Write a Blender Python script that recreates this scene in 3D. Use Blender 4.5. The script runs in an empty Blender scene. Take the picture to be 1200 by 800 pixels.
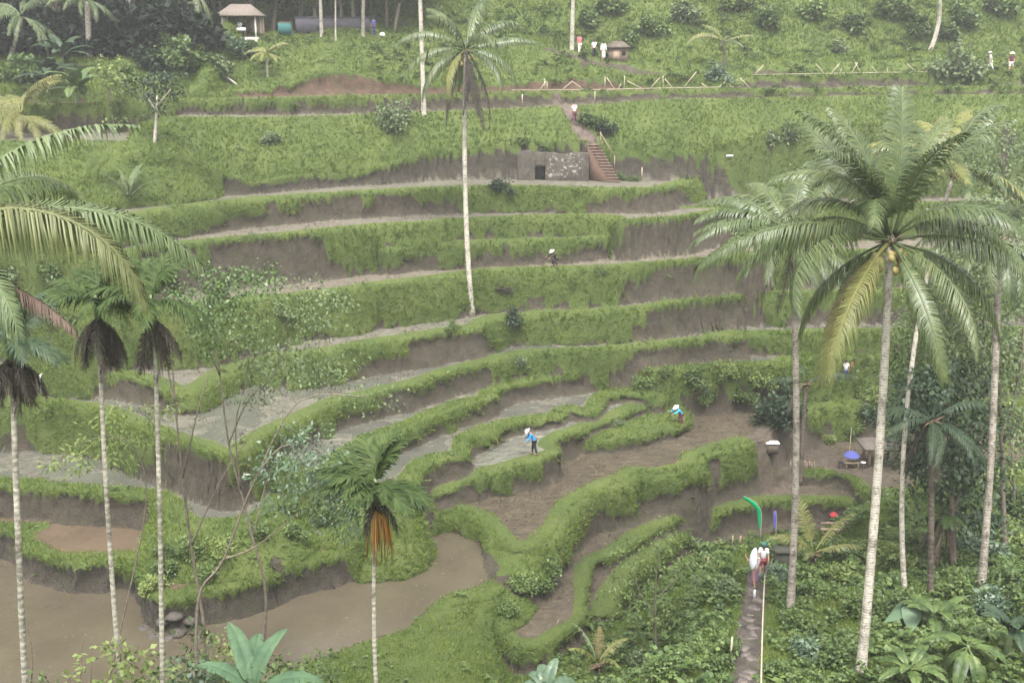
import bpy, math, random
HAZE, EXPO = .00065, 1.95
import numpy as np
from mathutils import Vector, Matrix, Euler

# ------------------------------------------------------------------ scene, camera
SC = bpy.context.scene
COL = SC.collection
random.seed(7)
RNG = np.random.default_rng(11)
FOV, PITCH = 50.0, math.radians(14.5)
F = 600 / math.tan(math.radians(FOV / 2))
cam_d = bpy.data.cameras.new('camera')
cam_d.sensor_fit = 'HORIZONTAL'
cam_d.angle = math.radians(FOV)
cam_d.clip_end = 2000
cam = bpy.data.objects.new('camera', cam_d)
cam.rotation_euler = (math.pi / 2 - PITCH, 0, 0)
COL.objects.link(cam)
SC.camera = cam

def ray(px, py):
    v = 400 - py
    return np.array([px - 600, F * math.cos(PITCH) + v * math.sin(PITCH), -F * math.sin(PITCH) + v * math.cos(PITCH)])

def at(px, py, Y):                      # the survey point on a sight line at forward distance Y
    d = ray(px, py)
    return d * (Y / d[1])

def onz(px, py, z):                     # the survey point on a sight line at height z
    d = ray(px, py)
    return d * (z / d[2])

# ------------------------------------------------------------------ noise
def vnoise(x, y, scale, seed):
    r = np.random.default_rng(seed)
    T = r.random((256, 256)).astype(np.float32)
    u, v = x / scale, y / scale
    i, j = np.floor(u).astype(int), np.floor(v).astype(int)
    a, b = (u - i).astype(np.float32), (v - j).astype(np.float32)
    a = a * a * (3 - 2 * a); b = b * b * (3 - 2 * b)
    g = lambda p, q: T[p & 255, q & 255]
    return ((g(i, j) * (1 - a) + g(i + 1, j) * a) * (1 - b) + (g(i, j + 1) * (1 - a) + g(i + 1, j + 1) * a) * b) * 2 - 1

def fbm(x, y, scale, seed, n=3):
    s, a = 0, 1.0
    for k in range(n):
        s = s + a * vnoise(x, y, scale / 2 ** k, seed + k); a *= .5
    return s / 1.6

def sstep(a, b, x):
    t = np.clip((x - a) / (b - a), 0, 1)
    return t * t * (3 - 2 * t)

# ------------------------------------------------------------------ terrain grid
def axis(lo, hi, step0, growlo, growhi):
    core = [lo]
    while core[-1] < hi: core.append(core[-1] + step0(core[-1]))
    out, s = [], step0(core[-1])
    y = core[-1]
    while y < growhi: s *= 1.25; y += s; out.append(y)
    pre, s, y = [], step0(lo), lo
    while y > growlo: s *= 1.25; y -= s; pre.append(y)
    return np.array(pre[::-1] + core + out)

GX = axis(-52, 52, lambda v: .15, -420, 420)
GY = axis(25, 130, lambda v: max(.1, .0019 * v), -120, 420)
NX, NY = len(GX), len(GY)
XX, YY = np.meshgrid(GX, GY)            # [row = Y, col = X]

def catmull(P, n=6):
    P = np.asarray(P, float); out = []
    for i in range(len(P) - 1):
        p0, p1, p2, p3 = P[max(i - 1, 0)], P[i], P[i + 1], P[min(i + 2, len(P) - 1)]
        for k in range(n):
            t = k / n
            out.append(.5 * (2 * p1 + (p2 - p0) * t + (2 * p0 - 5 * p1 + 4 * p2 - p3) * t * t + (3 * p1 - p0 - 3 * p2 + p3) * t ** 3))
    out.append(P[-1])
    return np.array(out)

def fill(poly):                         # scanline fill of a world polygon on the grid
    M = np.zeros((NY, NX), bool)
    a, b = poly, np.roll(poly, -1, 0)
    for r in range(NY):
        y = GY[r]
        c = (a[:, 1] > y) != (b[:, 1] > y)
        if not c.any(): continue
        A, B = a[c], b[c]
        xs = np.sort(A[:, 0] + (y - A[:, 1]) / (B[:, 1] - A[:, 1]) * (B[:, 0] - A[:, 0]))
        M[r] = (np.searchsorted(xs, GX) & 1) == 1
    return M

def band(line, w):                      # distance to a polyline, within w
    D = np.full((NY, NX), 1e3); I = np.zeros((NY, NX), int)
    for n, (p, q) in enumerate(zip(line[:-1], line[1:])):
        x0, x1 = np.searchsorted(GX, [min(p[0], q[0]) - w, max(p[0], q[0]) + w])
        y0, y1 = np.searchsorted(GY, [min(p[1], q[1]) - w, max(p[1], q[1]) + w])
        if x1 <= x0 or y1 <= y0: continue
        gx, gy = XX[y0:y1, x0:x1], YY[y0:y1, x0:x1]
        dx, dy = q[0] - p[0], q[1] - p[1]
        t = np.clip(((gx - p[0]) * dx + (gy - p[1]) * dy) / (dx * dx + dy * dy + 1e-9), 0, 1)
        d = np.hypot(gx - p[0] - t * dx, gy - p[1] - t * dy)
        nearer = d < D[y0:y1, x0:x1]
        D[y0:y1, x0:x1][nearer] = d[nearer]; I[y0:y1, x0:x1][nearer] = n
    return D, I

# base field: near hillside under the viewer, the gully, the jungle slope on the right
ctl = [at(880, 800, 35), at(875, 690, 43.5), at(888, 652, 47.5), at(1000, 800, 33.5), at(1000, 720, 40.5), at(1000, 655, 48),
       at(1190, 800, 33), at(1190, 700, 42), at(1200, 610, 55), at(1100, 660, 48), at(1060, 600, 57), at(1080, 800, 33),
       (12, 56, -29.3), (18, 58, -29.2), (6, 53, -28.6),
       at(760, 795, 45), at(760, 700, 53), at(800, 750, 48), at(830, 700, 49.5), at(700, 780, 45.5), at(850, 660, 53),
       at(600, 798, 44.5), at(500, 800, 42), at(360, 800, 40), at(650, 760, 47), at(560, 760, 47),
       (-25, 36, -26), (-40, 40, -26), (-10, 34, -24.5), (2, 34, -24), (-60, 40, -26), (40, 45, -24), (60, 50, -22), (40, 62, -24), (60, 66, -24)]
ctl += [(x, y, -1.7 - .62 * y) for x in range(-60, 61, 12) for y in (0, 10, 20, 28)]
H = np.zeros((NY, NX)); W = np.zeros((NY, NX))
for c in ctl:
    w = 1 / ((XX - c[0]) ** 2 + (YY - c[1]) ** 2 + .6) ** 2
    H += w * c[2]; W += w
H /= W
H = np.where(YY < -10, 4.5 - .25 * (YY + 10), H)
H += .25 * fbm(XX, YY, 3.5, 50) * sstep(30, 36, YY)
GRASS = np.ones((NY, NX)); WET = np.zeros((NY, NX))
SOIL = np.zeros((NY, NX, 3)); SOIL[:] = (.11, .085, .06)
WILD = np.ones((NY, NX))                # overgrown slope (undergrowth), not mown grass
N1 = fbm(XX, YY, 1.6, 3); N2 = fbm(XX, YY, .7, 9); N3 = fbm(XX, YY, 5, 21)

GREY, BROWN, RED = (.12, .105, .08), (.10, .08, .055), (.12, .075, .052)
WATERS = []

def layer(lip, z=None, w=.5, bund=1.0, bh=.11, tread='mud', soil=GREY, wet=.6, cuts=(), slope=0, wallsoil=(.074, .060, .044), water=None, close=None, default='m', wild=0, runs=(), drift=None, lvl=.045):
    """one terrace: everything uphill of its lip, level, with an earth riser of run w in front of it"""
    global H, GRASS, WET, SOIL, WILD
    zat_ = (lambda px: z + (np.interp(px, [q[0] for q in drift], [q[1] for q in drift]) if drift else 0))
    pts = [onz(p[0], p[1], zat_(p[0])) if z is not None else at(*p) for p in lip]
    L = catmull(pts)
    lpx = np.interp(np.linspace(0, 1, len(L)), np.linspace(0, 1, len(lip)), [p[0] for p in lip])
    ZL = L[:, 2]
    poly = np.vstack([L[:, :2], close if close is not None else [[L[-1, 0], 500], [L[0, 0], 500]]])
    ins = fill(poly)
    wl = np.full(len(L), float(w))
    for a, b, k in runs: wl[(lpx >= a) & (lpx <= b)] = k
    wl = np.convolve(np.pad(wl, 6, mode='edge'), np.ones(13) / 13, 'valid')
    D, I = band(L[:, :2], max(wl.max(), 2.2) + .3)
    w = wl[I]
    d = D + .13 * N1 + .07 * N2
    if z is None or drift:
        o = np.argsort(L[:, 0]); Z = np.interp(GX, L[o, 0], ZL[o])[None, :] + np.zeros((NY, 1))
    else:
        Z = np.full((NY, NX), z)
    if slope:
        o = np.argsort(L[:, 0]); yl = np.interp(GX, L[o, 0], L[o, 1])
        up = np.maximum(0, YY - yl[None, :] - .8) * slope * (1 + .12 * N3)
        Z = Z + 15 * (1 - np.exp(-up / 15)) + .25 * fbm(XX, YY, 3.3, 77)
    # cut faces: type per stretch of lip, given by where the stretch starts and ends along it
    kind = {'g': 1.0, 'm': .5, 'd': 0.0}
    kl = np.full(len(L), kind[default])
    for a, b, k in cuts: kl[(lpx >= a) & (lpx <= b)] = kind[k]
    kl = np.convolve(np.pad(kl, 3, mode='edge'), np.ones(7) / 7, 'valid')
    K = np.clip(kl[I] + .42 * fbm(XX + .5 * H, YY * 1.4 - .6 * H, 2.6, 123) + .2 * N1, 0, 1)
    t = np.clip(1 - np.maximum(d, 0) / w, 0, 1)
    S = np.where(w > 1.2, t ** .8, sstep(0, .8, t))
    rise = (~ins) & (t > 0) & (Z > H)
    Hn = H + (Z - H) * S
    tall = np.clip((Z - H), 0, 9)
    H = np.where(rise, Hn, H)
    top = Z - Hn                                            # metres below the lip
    over = .28 + .22 * N2                                    # turf hanging over the lip
    gK = np.where(K > .75, 1, np.where(K > .25, sstep(.62, .5, top / np.maximum(tall, .1) + .28 * N1), sstep(over + .12, over - .1, top)))
    gK = np.where((K > .75) & (t < .2) & (w < 1.2), sstep(-.1, .3, N2 + t * 2), gK)
    GRASS = np.where(rise, gK, GRASS); WET = np.where(rise, .05, WET); WILD = np.where(rise, wild, WILD)
    tone = (1 + .10 * N3 + .05 * N1)[..., None]
    SOIL = np.where(rise[..., None], np.array(wallsoil) * tone, SOIL)
    # the level itself
    din = D + .2 * N1
    bb = sstep(bund + .25, bund - .25, din) if tread != 'grass' else np.ones_like(D)
    H = np.where(ins, Z + (bh * bb - (0 if tread == 'grass' else .05)) * (1 if not slope else 0), H)
    if tread != 'grass' and not slope: H = np.where(ins, H + .035 * N1 * (1 - bb), H)
    GRASS = np.where(ins, bb, GRASS)
    WET = np.where(ins, wet * (1 - bb), WET)
    WILD = np.where(ins, wild, WILD)
    SOIL = np.where(ins[..., None], np.array(soil) * (1 + .12 * N3 + .10 * N1)[..., None], SOIL)
    if water: WATERS.append((ins & (din > bund - .2), z + lvl, water))
    return L

FL, FR = -1000, 2200                      # the hillside runs on beyond both sides of the view
Z12, ZP, Z11, Z10, Z9, Z8, Z7, Z6, Z5, Z4, Z3, Z2 = -26.2, -25.1, -24.1, -22.3, -21.7, -20.45, -18.85, -16.87, -14.05, -12.35, -10.92, -9.16
LIPS = {}
LIPS['R3'] = layer([(690, 725), (715, 736), (750, 722), (780, 692), (810, 662), (850, 648), (880, 640), (900, 635), (940, 630), (1000, 627), (1060, 624)], -28.4,
      w=1.0, soil=BROWN, wet=.3, default='g', wild=.6, close=[[26, 64], [26, 90], [4, 90]])
LIPS['R2'] = layer([(690, 716), (714, 706), (720, 690), (740, 665), (770, 640), (800, 619), (826, 606), (840, 599), (870, 592), (900, 586), (950, 585), (1012, 587), (1070, 580)], -26.9,
      w=.6, bund=.8, soil=BROWN, wet=.3, cuts=((850, 1070, 'd'), (690, 840, 'm')), close=[[28, 70], [28, 90], [4, 90]])
LIPS['T12'] = layer([(590, 735), (604, 750), (632, 751), (655, 738), (678, 724), (681, 700), (684, 677), (691, 656), (715, 646), (750, 623), (785, 607), (823, 588), (827, 577), (845, 568), (870, 557), (900, 552), (950, 551), (985, 554), (1005, 562), (1020, 573), (1090, 575), (1250, 570), (FR, 570)], Z12,
      drift=((-2000, 0), (690, 0), (830, .2), (3000, .2)), w=.5, bund=.5, soil=BROWN, wet=.45, cuts=((678, 700, 'd'), (860, 1010, 'd'), (1060, FR, 'g')))
# the flooded paddy at the bottom and its bund
LIPS['P'] = layer([(FL, 900), (-60, 900), (200, 850), (320, 815), (355, 795), (405, 775), (445, 762), (490, 748), (512, 728), (535, 706), (578, 694), (598, 676), (604, 655), (608, 632)], ZP,
      w=3.4, wild=.6, runs=((530, 560, 2.2), (560, 640, 1.6)), bund=1.0, soil=(0.151, 0.102, 0.065), wet=.9, default='g', water=(.070, .058, .040))
LIPS['T11'] = layer([(500, 606), (518, 600), (535, 600), (548, 604), (564, 612), (582, 629), (602, 644), (620, 643), (640, 632), (652, 618), (660, 603), (673, 590), (695, 577), (716, 567), (735, 562), (745, 554), (762, 556), (812, 546), (816, 536), (840, 526), (865, 520), (895, 514), (908, 500), (950, 482), (1060, 472), (FR, 462)], Z11,
      drift=((-2000, 0), (640, 0), (700, .3), (800, .45), (3000, .45)), wild=.38, w=1.1, runs=((590, 622, 2.4), (622, 662, .9), (662, 716, .7), (500, 590, .5)), bund=.9, bh=.2, soil=(.098, .078, .052), wet=.68, cuts=((500, 560, 'g'), (560, 716, 'm'), (716, 900, 'm'), (900, FR, 'm')))
LIPS['K'] = layer([(655, 520), (672, 515), (690, 514), (715, 513), (745, 509), (775, 502), (792, 497), (806, 489)], -22.95, w=.45, bund=.5, tread='grass', soil=GREY, default='m', wild=.5)
LIPS['D'] = layer([(FL, 612), (-40, 617), (0, 620), (22, 625), (30, 640), (60, 652), (100, 656), (150, 653), (165, 665), (175, 688), (190, 699), (210, 699), (228, 692), (248, 690), (280, 684), (310, 675), (337, 664), (372, 655), (405, 645), (430, 632), (460, 618), (486, 603), (500, 590)], -23.5, wild=.55,
      w=.5, bund=.75, soil=(0.196, 0.124, 0.079), wet=.9, cuts=((FL, 148, 'd'), (160, 215, 'd'), (240, 500, 'd')), wallsoil=(.066, .056, .043), water=(.085, .062, .042))
# grass bank behind that wall rises to the next level
LIPS['T10'] = layer([(430, 585), (450, 598), (478, 590), (495, 580), (520, 573), (540, 563), (565, 553), (592, 546), (610, 540), (630, 535), (652, 528), (645, 519), (655, 511), (675, 503), (690, 497), (720, 486), (737, 478), (760, 472)], Z10,
      drift=((0, -.9), (500, -.9), (545, -.6), (600, -.2), (640, 0), (3000, 0)), w=.55, bund=.75, soil=(0.170, 0.170, 0.137), wet=.8, cuts=((480, 545, 'd'), (545, 620, 'm'), (640, 700, 'd')))
LIPS['T9'] = layer([(FL, 560), (-40, 565), (0, 567), (50, 570), (100, 574), (150, 577), (180, 580), (191, 586), (206, 602), (226, 613), (262, 615), (290, 609), (312, 600), (322, 588), (336, 578), (362, 577), (400, 580), (440, 584), (464, 577), (478, 562), (490, 548), (505, 538), (540, 531), (542, 516), (550, 509), (575, 501), (600, 493), (625, 490), (650, 486), (665, 478), (690, 481), (705, 464), (716, 460), (735, 459), (770, 462)], Z9,
      water=(.078, .078, .064), lvl=-.04, wild=.48, runs=((200, 470, 2.6),), w=.7, bund=.7, soil=(0.163, 0.155, 0.122), wet=.75, cuts=((FL, 190, 'd'), (190, 470, 'g'), (470, 560, 'd'), (560, 640, 'm'), (640, 740, 'd')))
LIPS['T8'] = layer([(300, 510), (318, 530), (335, 546), (362, 553), (388, 547), (410, 528), (440, 511), (475, 498), (500, 487), (525, 477), (548, 470), (570, 465), (576, 457), (597, 448), (620, 445), (645, 441), (680, 437), (712, 433), (735, 432), (775, 433), (817, 431), (870, 428), (920, 425), (1060, 415), (FR, 405)], Z8,
      water=(.078, .078, .064), lvl=-.04, wild=.48, w=.8, bund=.7, soil=(0.167, 0.159, 0.125), wet=.7, cuts=((300, 430, 'g'), (430, 560, 'm'), (560, 740, 'd'), (740, 790, 'g'), (790, 960, 'm'), (960, FR, 'g')))
LIPS['T7'] = layer([(FL, 462), (-40, 468), (0, 470), (60, 471), (115, 478), (150, 492), (190, 507), (215, 516), (245, 525), (262, 531), (284, 526), (298, 515), (318, 502), (345, 490), (370, 479), (400, 467), (450, 456), (500, 443), (530, 433), (550, 428), (575, 421), (597, 416), (620, 412), (660, 410), (700, 408), (740, 405), (800, 399), (830, 396), (870, 393), (960, 388), (FR, 370)], Z7,
      water=(.078, .078, .064), lvl=-.04, w=.6, bund=.75, soil=(0.170, 0.163, 0.129), wet=.65, cuts=((FL, 180, 'g'), (180, 260, 'd'), (260, 430, 'm'), (430, 575, 'd'), (575, 715, 'g'), (715, 920, 'd'), (920, FR, 'g')))
LIPS['T6'] = layer([(FL, 425), (0, 430), (60, 430), (110, 431), (140, 436), (180, 446), (206, 457), (228, 455), (245, 446), (262, 436), (285, 424), (312, 418), (345, 414), (382, 410), (420, 403), (450, 398), (500, 391), (530, 386), (552, 384), (566, 377), (582, 371), (620, 368), (660, 366), (700, 364), (760, 358), (820, 350), (870, 346), (940, 342), (FR, 325)], Z6,
      drift=((-2000, -.5), (140, -.5), (200, -.75), (262, -.9), (290, -.7), (345, 0), (640, 0), (760, 0.45), (3000, 0.45)), runs=((733, FR, .55),), w=.8, bund=.8, soil=(0.170, 0.159, 0.125), wet=.6, cuts=((FL, 200, 'd'), (206, 410, 'g'), (410, 490, 'm'), (490, 560, 'd'), (560, 735, 'g'), (735, 920, 'd'), (920, FR, 'g')))
LIPS['T5'] = layer([(FL, 350), (0, 355), (50, 362), (100, 366), (200, 359), (280, 350), (340, 345), (400, 338), (430, 333), (480, 327), (530, 321), (570, 316), (620, 314), (700, 312), (760, 308), (800, 305), (850, 302), (900, 298), (980, 294), (FR, 275)], Z5,
      drift=((640, 0), (760, 0.3), (3000, 0.3)), runs=((733, FR, .6),), w=1.0, bund=.55, soil=(0.170, 0.147, 0.111), wet=.35, cuts=((FL, 380, 'g'), (380, 560, 'g'), (560, 733, 'g'), (733, 930, 'd'), (930, FR, 'g')))
LIPS['T4'] = layer([(452, 290), (475, 288), (500, 286), (530, 285), (560, 283), (620, 281), (670, 280), (700, 278), (726, 275), (738, 268)], Z4, w=.7, bund=.8, soil=GREY, wet=.3, cuts=((452, 520, 'm'), (520, 560, 'g'), (560, 740, 'm')))
LIPS['T3'] = layer([(FL, 288), (0, 292), (50, 297), (100, 300), (135, 297), (160, 291), (200, 285), (240, 281), (300, 276), (350, 272), (400, 267), (440, 263), (505, 260), (515, 257), (550, 256), (620, 253), (680, 252), (722, 253), (730, 257), (760, 256), (800, 253), (835, 247), (870, 245), (920, 240), (FR, 225)], Z3,
      drift=((640, 0), (760, -0.1), (3000, -0.1)), runs=((728, FR, .55),), w=.9, bund=.5, soil=(0.163, 0.143, 0.111), wet=.25, cuts=((FL, 150, 'g'), (150, 380, 'd'), (380, 730, 'g'), (730, 880, 'd'), (880, FR, 'g')))
LIPS['T2'] = layer([(FL, 250), (0, 258), (40, 262), (85, 262), (150, 251), (225, 241), (300, 233), (400, 226), (500, 221), (600, 219), (700, 221), (765, 221), (790, 216), (812, 211), (850, 205), (900, 202), (FR, 190)], Z2,
      drift=((640, 0), (760, -0.2), (3000, -0.2)), w=.8, bund=.9, tread='mud', soil=(0.159, 0.147, 0.111), wet=.1, cuts=((FL, 120, 'g'), (120, 230, 'g'), (325, 510, 'd'), (230, 325, 'm'), (510, 715, 'g'), (715, 800, 'd'), (800, FR, 'g')))
# wall under the grass bank, the bank, the narrow ledges and the fence terrace
LIPS['W'] = layer([(FL, 250, 60), (0, 246, 65), (85, 236, 68.4), (105, 228, 69.5), (140, 222, 71), (190, 213, 73), (225, 208, 74.5), (258, 205, 75.6), (275, 206, 76), (292, 214, 76.8), (310, 211, 77.3), (350, 204, 79), (420, 203, 81.7), (442, 195, 82.6), (480, 187, 84), (500, 181, 84.7), (545, 177, 85.6), (600, 168, 86.2), (680, 165, 87), (700, 170, 87.2), (720, 179, 87), (760, 180, 87.2), (800, 178, 87.4), (840, 176, 88), (885, 171, 88.5), (920, 166, 89), (1000, 164, 89.5), (FR, 150, 91)],
      w=.45, bund=1, tread='grass', bh=0, cuts=((FL, 80, 'g'), (80, 925, 'd'), (925, FR, 'g')), default='d', wallsoil=(.064, .053, .041))
LIPS['T1b'] = layer([(FL, 170, 68), (0, 166, 71.5), (60, 166, 72.5), (110, 166, 73.5), (155, 165, 74.5), (175, 150, 77), (186, 139, 79), (230, 138, 80.5), (300, 138, 82.5), (400, 136, 85.5), (500, 132, 88.3), (600, 128, 90.5), (640, 126, 91), (700, 123, 91.5), (780, 117, 92), (860, 116, 92), (1000, 114, 92.5), (1100, 112, 93), (FR, 105, 94)],
      w=4.0, runs=((FL, 250, 5.2), (250, 400, 4.8), (400, 520, 3.2), (520, 640, 3.7), (640, 740, 3.8), (740, FR, 4.1)), bund=.4, soil=(0.163, 0.151, 0.111), wet=.0, default='g', wild=.3)
LIPS['T0'] = layer([(FL, 130, 78), (0, 124, 80), (140, 117, 82.5), (215, 116.5, 84.5), (300, 115.5, 87), (430, 112.5, 90.5), (520, 111, 92.2), (600, 108.6, 93.5), (700, 108, 94), (760, 106.5, 94.3), (850, 105, 94.5), (900, 104.5, 94.8), (1000, 104, 95), (1100, 102, 95.5), (FR, 97, 97)],
      w=.5, bund=.9, soil=(0.149, 0.136, 0.097), wet=.0, cuts=((FL, 430, 'm'), (430, 860, 'd'), (860, FR, 'm')))
LIPS['B0'] = layer([(830, 106, 96), (850, 99, 96.6), (872, 92, 97), (900, 91, 97.2), (980, 89.5, 97.5), (1075, 88, 98), (1200, 87, 98.5), (FR, 84, 101)],
      w=.4, bund=.4, soil=(0.149, 0.128, 0.097), wet=0, tread='grass', cuts=((872, 1080, 'd'), (1080, FR, 'g')), wild=.4)
# hillside above the fence
LIPS['H1'] = layer([(FL, 112, 83), (120, 100, 86), (220, 108, 88.5), (300, 104, 91), (340, 97, 92.5), (370, 86, 93.6), (410, 84, 94.6), (440, 90, 95), (470, 97, 95.4), (520, 98, 95.9), (560, 97, 96.2), (600, 95, 96.4), (640, 90, 96.5), (672, 86, 96.6), (720, 86, 97.2), (780, 90, 98.3), (FR, 72, 104)],
      w=.8, tread='grass', slope=.55, bh=0, cuts=((FL, 280, 'g'), (280, 480, 'd'), (480, 700, 'd'), (700, FR, 'g')), wallsoil=RED, wild=.5)
LIPS['H2'] = layer([(FL, 75, 95), (60, 62, 97), (150, 58, 98.5), (190, 52, 99), (240, 48, 100), (300, 45, 101.5), (400, 44, 103), (480, 43, 104), (560, 45, 104.5), (630, 52, 104.5), (668, 62, 103), (700, 72, 101.5), (770, 76, 101), (860, 75, 101), (1000, 70, 102.5), (FR, 60, 108)],
      w=2.6, tread='grass', bh=0, cuts=((640, 760, 'm'),), default='g', wild=.6)
LIPS['H3'] = layer([(FL, 60, 112), (0, 45, 112), (200, 38, 114), (400, 34, 115), (560, 34, 113), (630, 44, 108), (690, 58, 104.5), (760, 66, 103.2), (860, 68, 103), (1000, 64, 104.5), (FR, 50, 110)],
      w=1.5, tread='grass', slope=.78, bh=0, default='g', wild=1)
# the beaten path along the right-hand ridge
pth = catmull([at(888, 655, 47.2), at(885, 690, 43.2), at(880, 725, 40), at(876, 760, 37.4), at(873, 800, 34.8), at(872, 860, 31)])
Dp = band(pth[:, :2], 3)[0]
o = np.argsort(pth[:, 1])
Zp = np.interp(GY, pth[o, 1], pth[o, 2])[:, None] + 0 * XX
k = sstep(2.6, .5, Dp)
H = H * (1 - k) + Zp * k
pm = sstep(.62, .38, Dp + .1 * N2)
GRASS = GRASS * (1 - pm); SOIL = SOIL * (1 - pm[..., None]) + np.array((.12, .098, .086)) * (1 + .5 * N2 + .3 * N1)[..., None] * pm[..., None]
WILD = np.maximum(WILD, sstep(3, 1, Dp))
# trodden earth by the kiosk and the bare path that climbs behind it
def bare(pts, r, col=(.24, .165, .13)):
    global GRASS, SOIL, WILD
    L = catmull(pts)[:, :2]; D = band(L, r + .5)[0]
    m = sstep(r + .3, r - .3, D + .35 * N1)
    GRASS = GRASS * (1 - m); SOIL = SOIL * (1 - m[..., None]) + np.array(col) * (1 + .15 * N3)[..., None] * m[..., None]

def height(x, y):
    x = np.asarray(x, float); y = np.asarray(y, float)
    i = np.clip(np.searchsorted(GX, x) - 1, 0, NX - 2); j = np.clip(np.searchsorted(GY, y) - 1, 0, NY - 2)
    a = (x - GX[i]) / (GX[i + 1] - GX[i]); b = (y - GY[j]) / (GY[j + 1] - GY[j])
    return (H[j, i] * (1 - a) + H[j, i + 1] * a) * (1 - b) + (H[j + 1, i] * (1 - a) + H[j + 1, i + 1] * a) * b

def samp(A, x, y):
    i = np.clip(np.searchsorted(GX, x) - 1, 0, NX - 2); j = np.clip(np.searchsorted(GY, y) - 1, 0, NY - 2)
    return A[j, i]

def ground(px, py, Y0=26, Y1=170):      # where a sight line meets the ground
    Ys = np.arange(Y0, Y1, .05)
    d = ray(px, py)
    P = d[None, :] * (Ys / d[1])[:, None]
    hit = np.nonzero(height(P[:, 0], P[:, 1]) >= P[:, 2])[0]
    p = P[hit[0]] if len(hit) else P[-1]
    return np.array([p[0], p[1], float(height(p[0], p[1]))])

bare([ground(905, 525), ground(940, 535), ground(985, 545), ground(1030, 552)], 1.6, (.12, .095, .072))
bare([ground(650, 124), ground(672, 135), ground(680, 150), ground(692, 165)], .6, (.15, .115, .095))

# ------------------------------------------------------------------ object helpers
def link(name, me, mat=None, parent=None):
    o = bpy.data.objects.new(name, me)
    COL.objects.link(o)
    if mat is not None:
        for m in (mat if isinstance(mat, (list, tuple)) else [mat]): me.materials.append(m)
    if parent is not None: o.parent = parent
    return o

def mesh_np(name, V, faces, smooth=False):
    """V (n,3); faces: list of arrays (m,k) of indices"""
    me = bpy.data.meshes.new(name)
    V = np.asarray(V, np.float32)
    me.vertices.add(len(V)); me.vertices.foreach_set('co', V.ravel())
    lens = np.concatenate([np.full(len(f), f.shape[1]) for f in faces]).astype(np.int32)
    idx = np.concatenate([f.ravel() for f in faces]).astype(np.int32)
    st = np.concatenate([[0], np.cumsum(lens)[:-1]]).astype(np.int32)
    me.loops.add(len(idx)); me.loops.foreach_set('vertex_index', idx)
    me.polygons.add(len(lens)); me.polygons.foreach_set('loop_start', st); me.polygons.foreach_set('loop_total', lens)
    if smooth: me.polygons.foreach_set('use_smooth', np.ones(len(lens), bool))
    me.update(calc_edges=True)
    return me

def tag(o, label=None, cat=None, group=None, kind=None):
    if label: o['label'] = label
    if cat: o['category'] = cat
    if group: o['group'] = group
    if kind: o['kind'] = kind
    return o

def thing(name, label, cat, loc, rotz=0, group=None, scale=1):
    o = bpy.data.objects.new(name, None)
    o.empty_display_size = .3
    COL.objects.link(o)
    o.location = [float(v) for v in loc]; o.rotation_euler = (0, 0, rotz); o.scale = (scale,) * 3
    return tag(o, label, cat, group)

def copy_tree(o, parent=None):
    c = o.copy(); COL.objects.link(c); c.parent = parent
    for ch in list(o.children): copy_tree(ch, c)
    return c

class MB:                               # collects shapes into one mesh
    def __init__(s): s.V, s.Fs, s.n = [], [], 0
    def add(s, V, *faces):
        V = np.asarray(V, float).reshape(-1, 3)
        for f in faces:
            f = np.asarray(f, int)
            s.Fs.append(f + s.n)
        s.V.append(V); s.n += len(V); return s
    def tube(s, pts, r, n=6, cap=True):
        P = np.asarray(pts, float); m = len(P)
        R = np.broadcast_to(np.asarray(r, float), (m,))
        T = np.gradient(P, axis=0); T /= np.linalg.norm(T, axis=1)[:, None] + 1e-9
        up = np.array([0, 0, 1.]) if abs(T[0, 2]) < .9 else np.array([1., 0, 0])
        A = np.cross(T, up); A /= np.linalg.norm(A, axis=1)[:, None] + 1e-9
        B = np.cross(T, A)
        a = np.arange(n) * 2 * math.pi / n
        V = P[:, None, :] + R[:, None, None] * (np.cos(a)[None, :, None] * A[:, None, :] + np.sin(a)[None, :, None] * B[:, None, :])
        V = V.reshape(-1, 3)
        i = np.arange(m - 1)[:, None] * n; j = np.arange(n)[None, :]; k = (j + 1) % n
        q = np.stack([i + j, i + k, i + n + k, i + n + j], -1).reshape(-1, 4)
        fs = [q]
        if cap: fs += [np.arange(n)[::-1][None, :], (np.arange(n) + (m - 1) * n)[None, :]]
        return s.add(V, *fs)
    def box(s, c, size, rz=0, rx=0, ry=0):
        v = np.array([[x, y, z] for x in (-.5, .5) for y in (-.5, .5) for z in (-.5, .5)]) * np.asarray(size, float)
        M = np.array(Euler((rx, ry, rz)).to_matrix())
        v = v @ M.T + np.asarray(c, float)
        return s.add(v, [[0, 1, 3, 2], [4, 6, 7, 5], [0, 4, 5, 1], [2, 3, 7, 6], [0, 2, 6, 4], [1, 5, 7, 3]])
    def bar(s, a, b, r=.03, n=6): return s.tube([a, b], r, n)
    def lathe(s, prof, n=14, c=(0, 0, 0)):
        prof = np.asarray(prof, float); m = len(prof)
        a = np.arange(n) * 2 * math.pi / n
        V = np.stack([prof[:, 0, None] * np.cos(a), prof[:, 0, None] * np.sin(a), np.repeat(prof[:, 1, None], n, 1)], -1).reshape(-1, 3) + np.asarray(c)
        i = np.arange(m - 1)[:, None] * n; j = np.arange(n)[None, :]; k = (j + 1) % n
        return s.add(V, np.stack([i + j, i + k, i + n + k, i + n + j], -1).reshape(-1, 4))
    def mesh(s, name, smooth=False):
        return mesh_np(name, np.vstack(s.V), s.Fs, smooth)
    def build(s, name, mat, parent=None, smooth=False):
        return link(name, s.mesh(name, smooth), mat, parent)
# ------------------------------------------------------------------ materials
def nodes(name):
    m = bpy.data.materials.new(name); m.use_nodes = True
    nt = m.node_tree; b = nt.nodes['Principled BSDF']
    return m, nt, b

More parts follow.
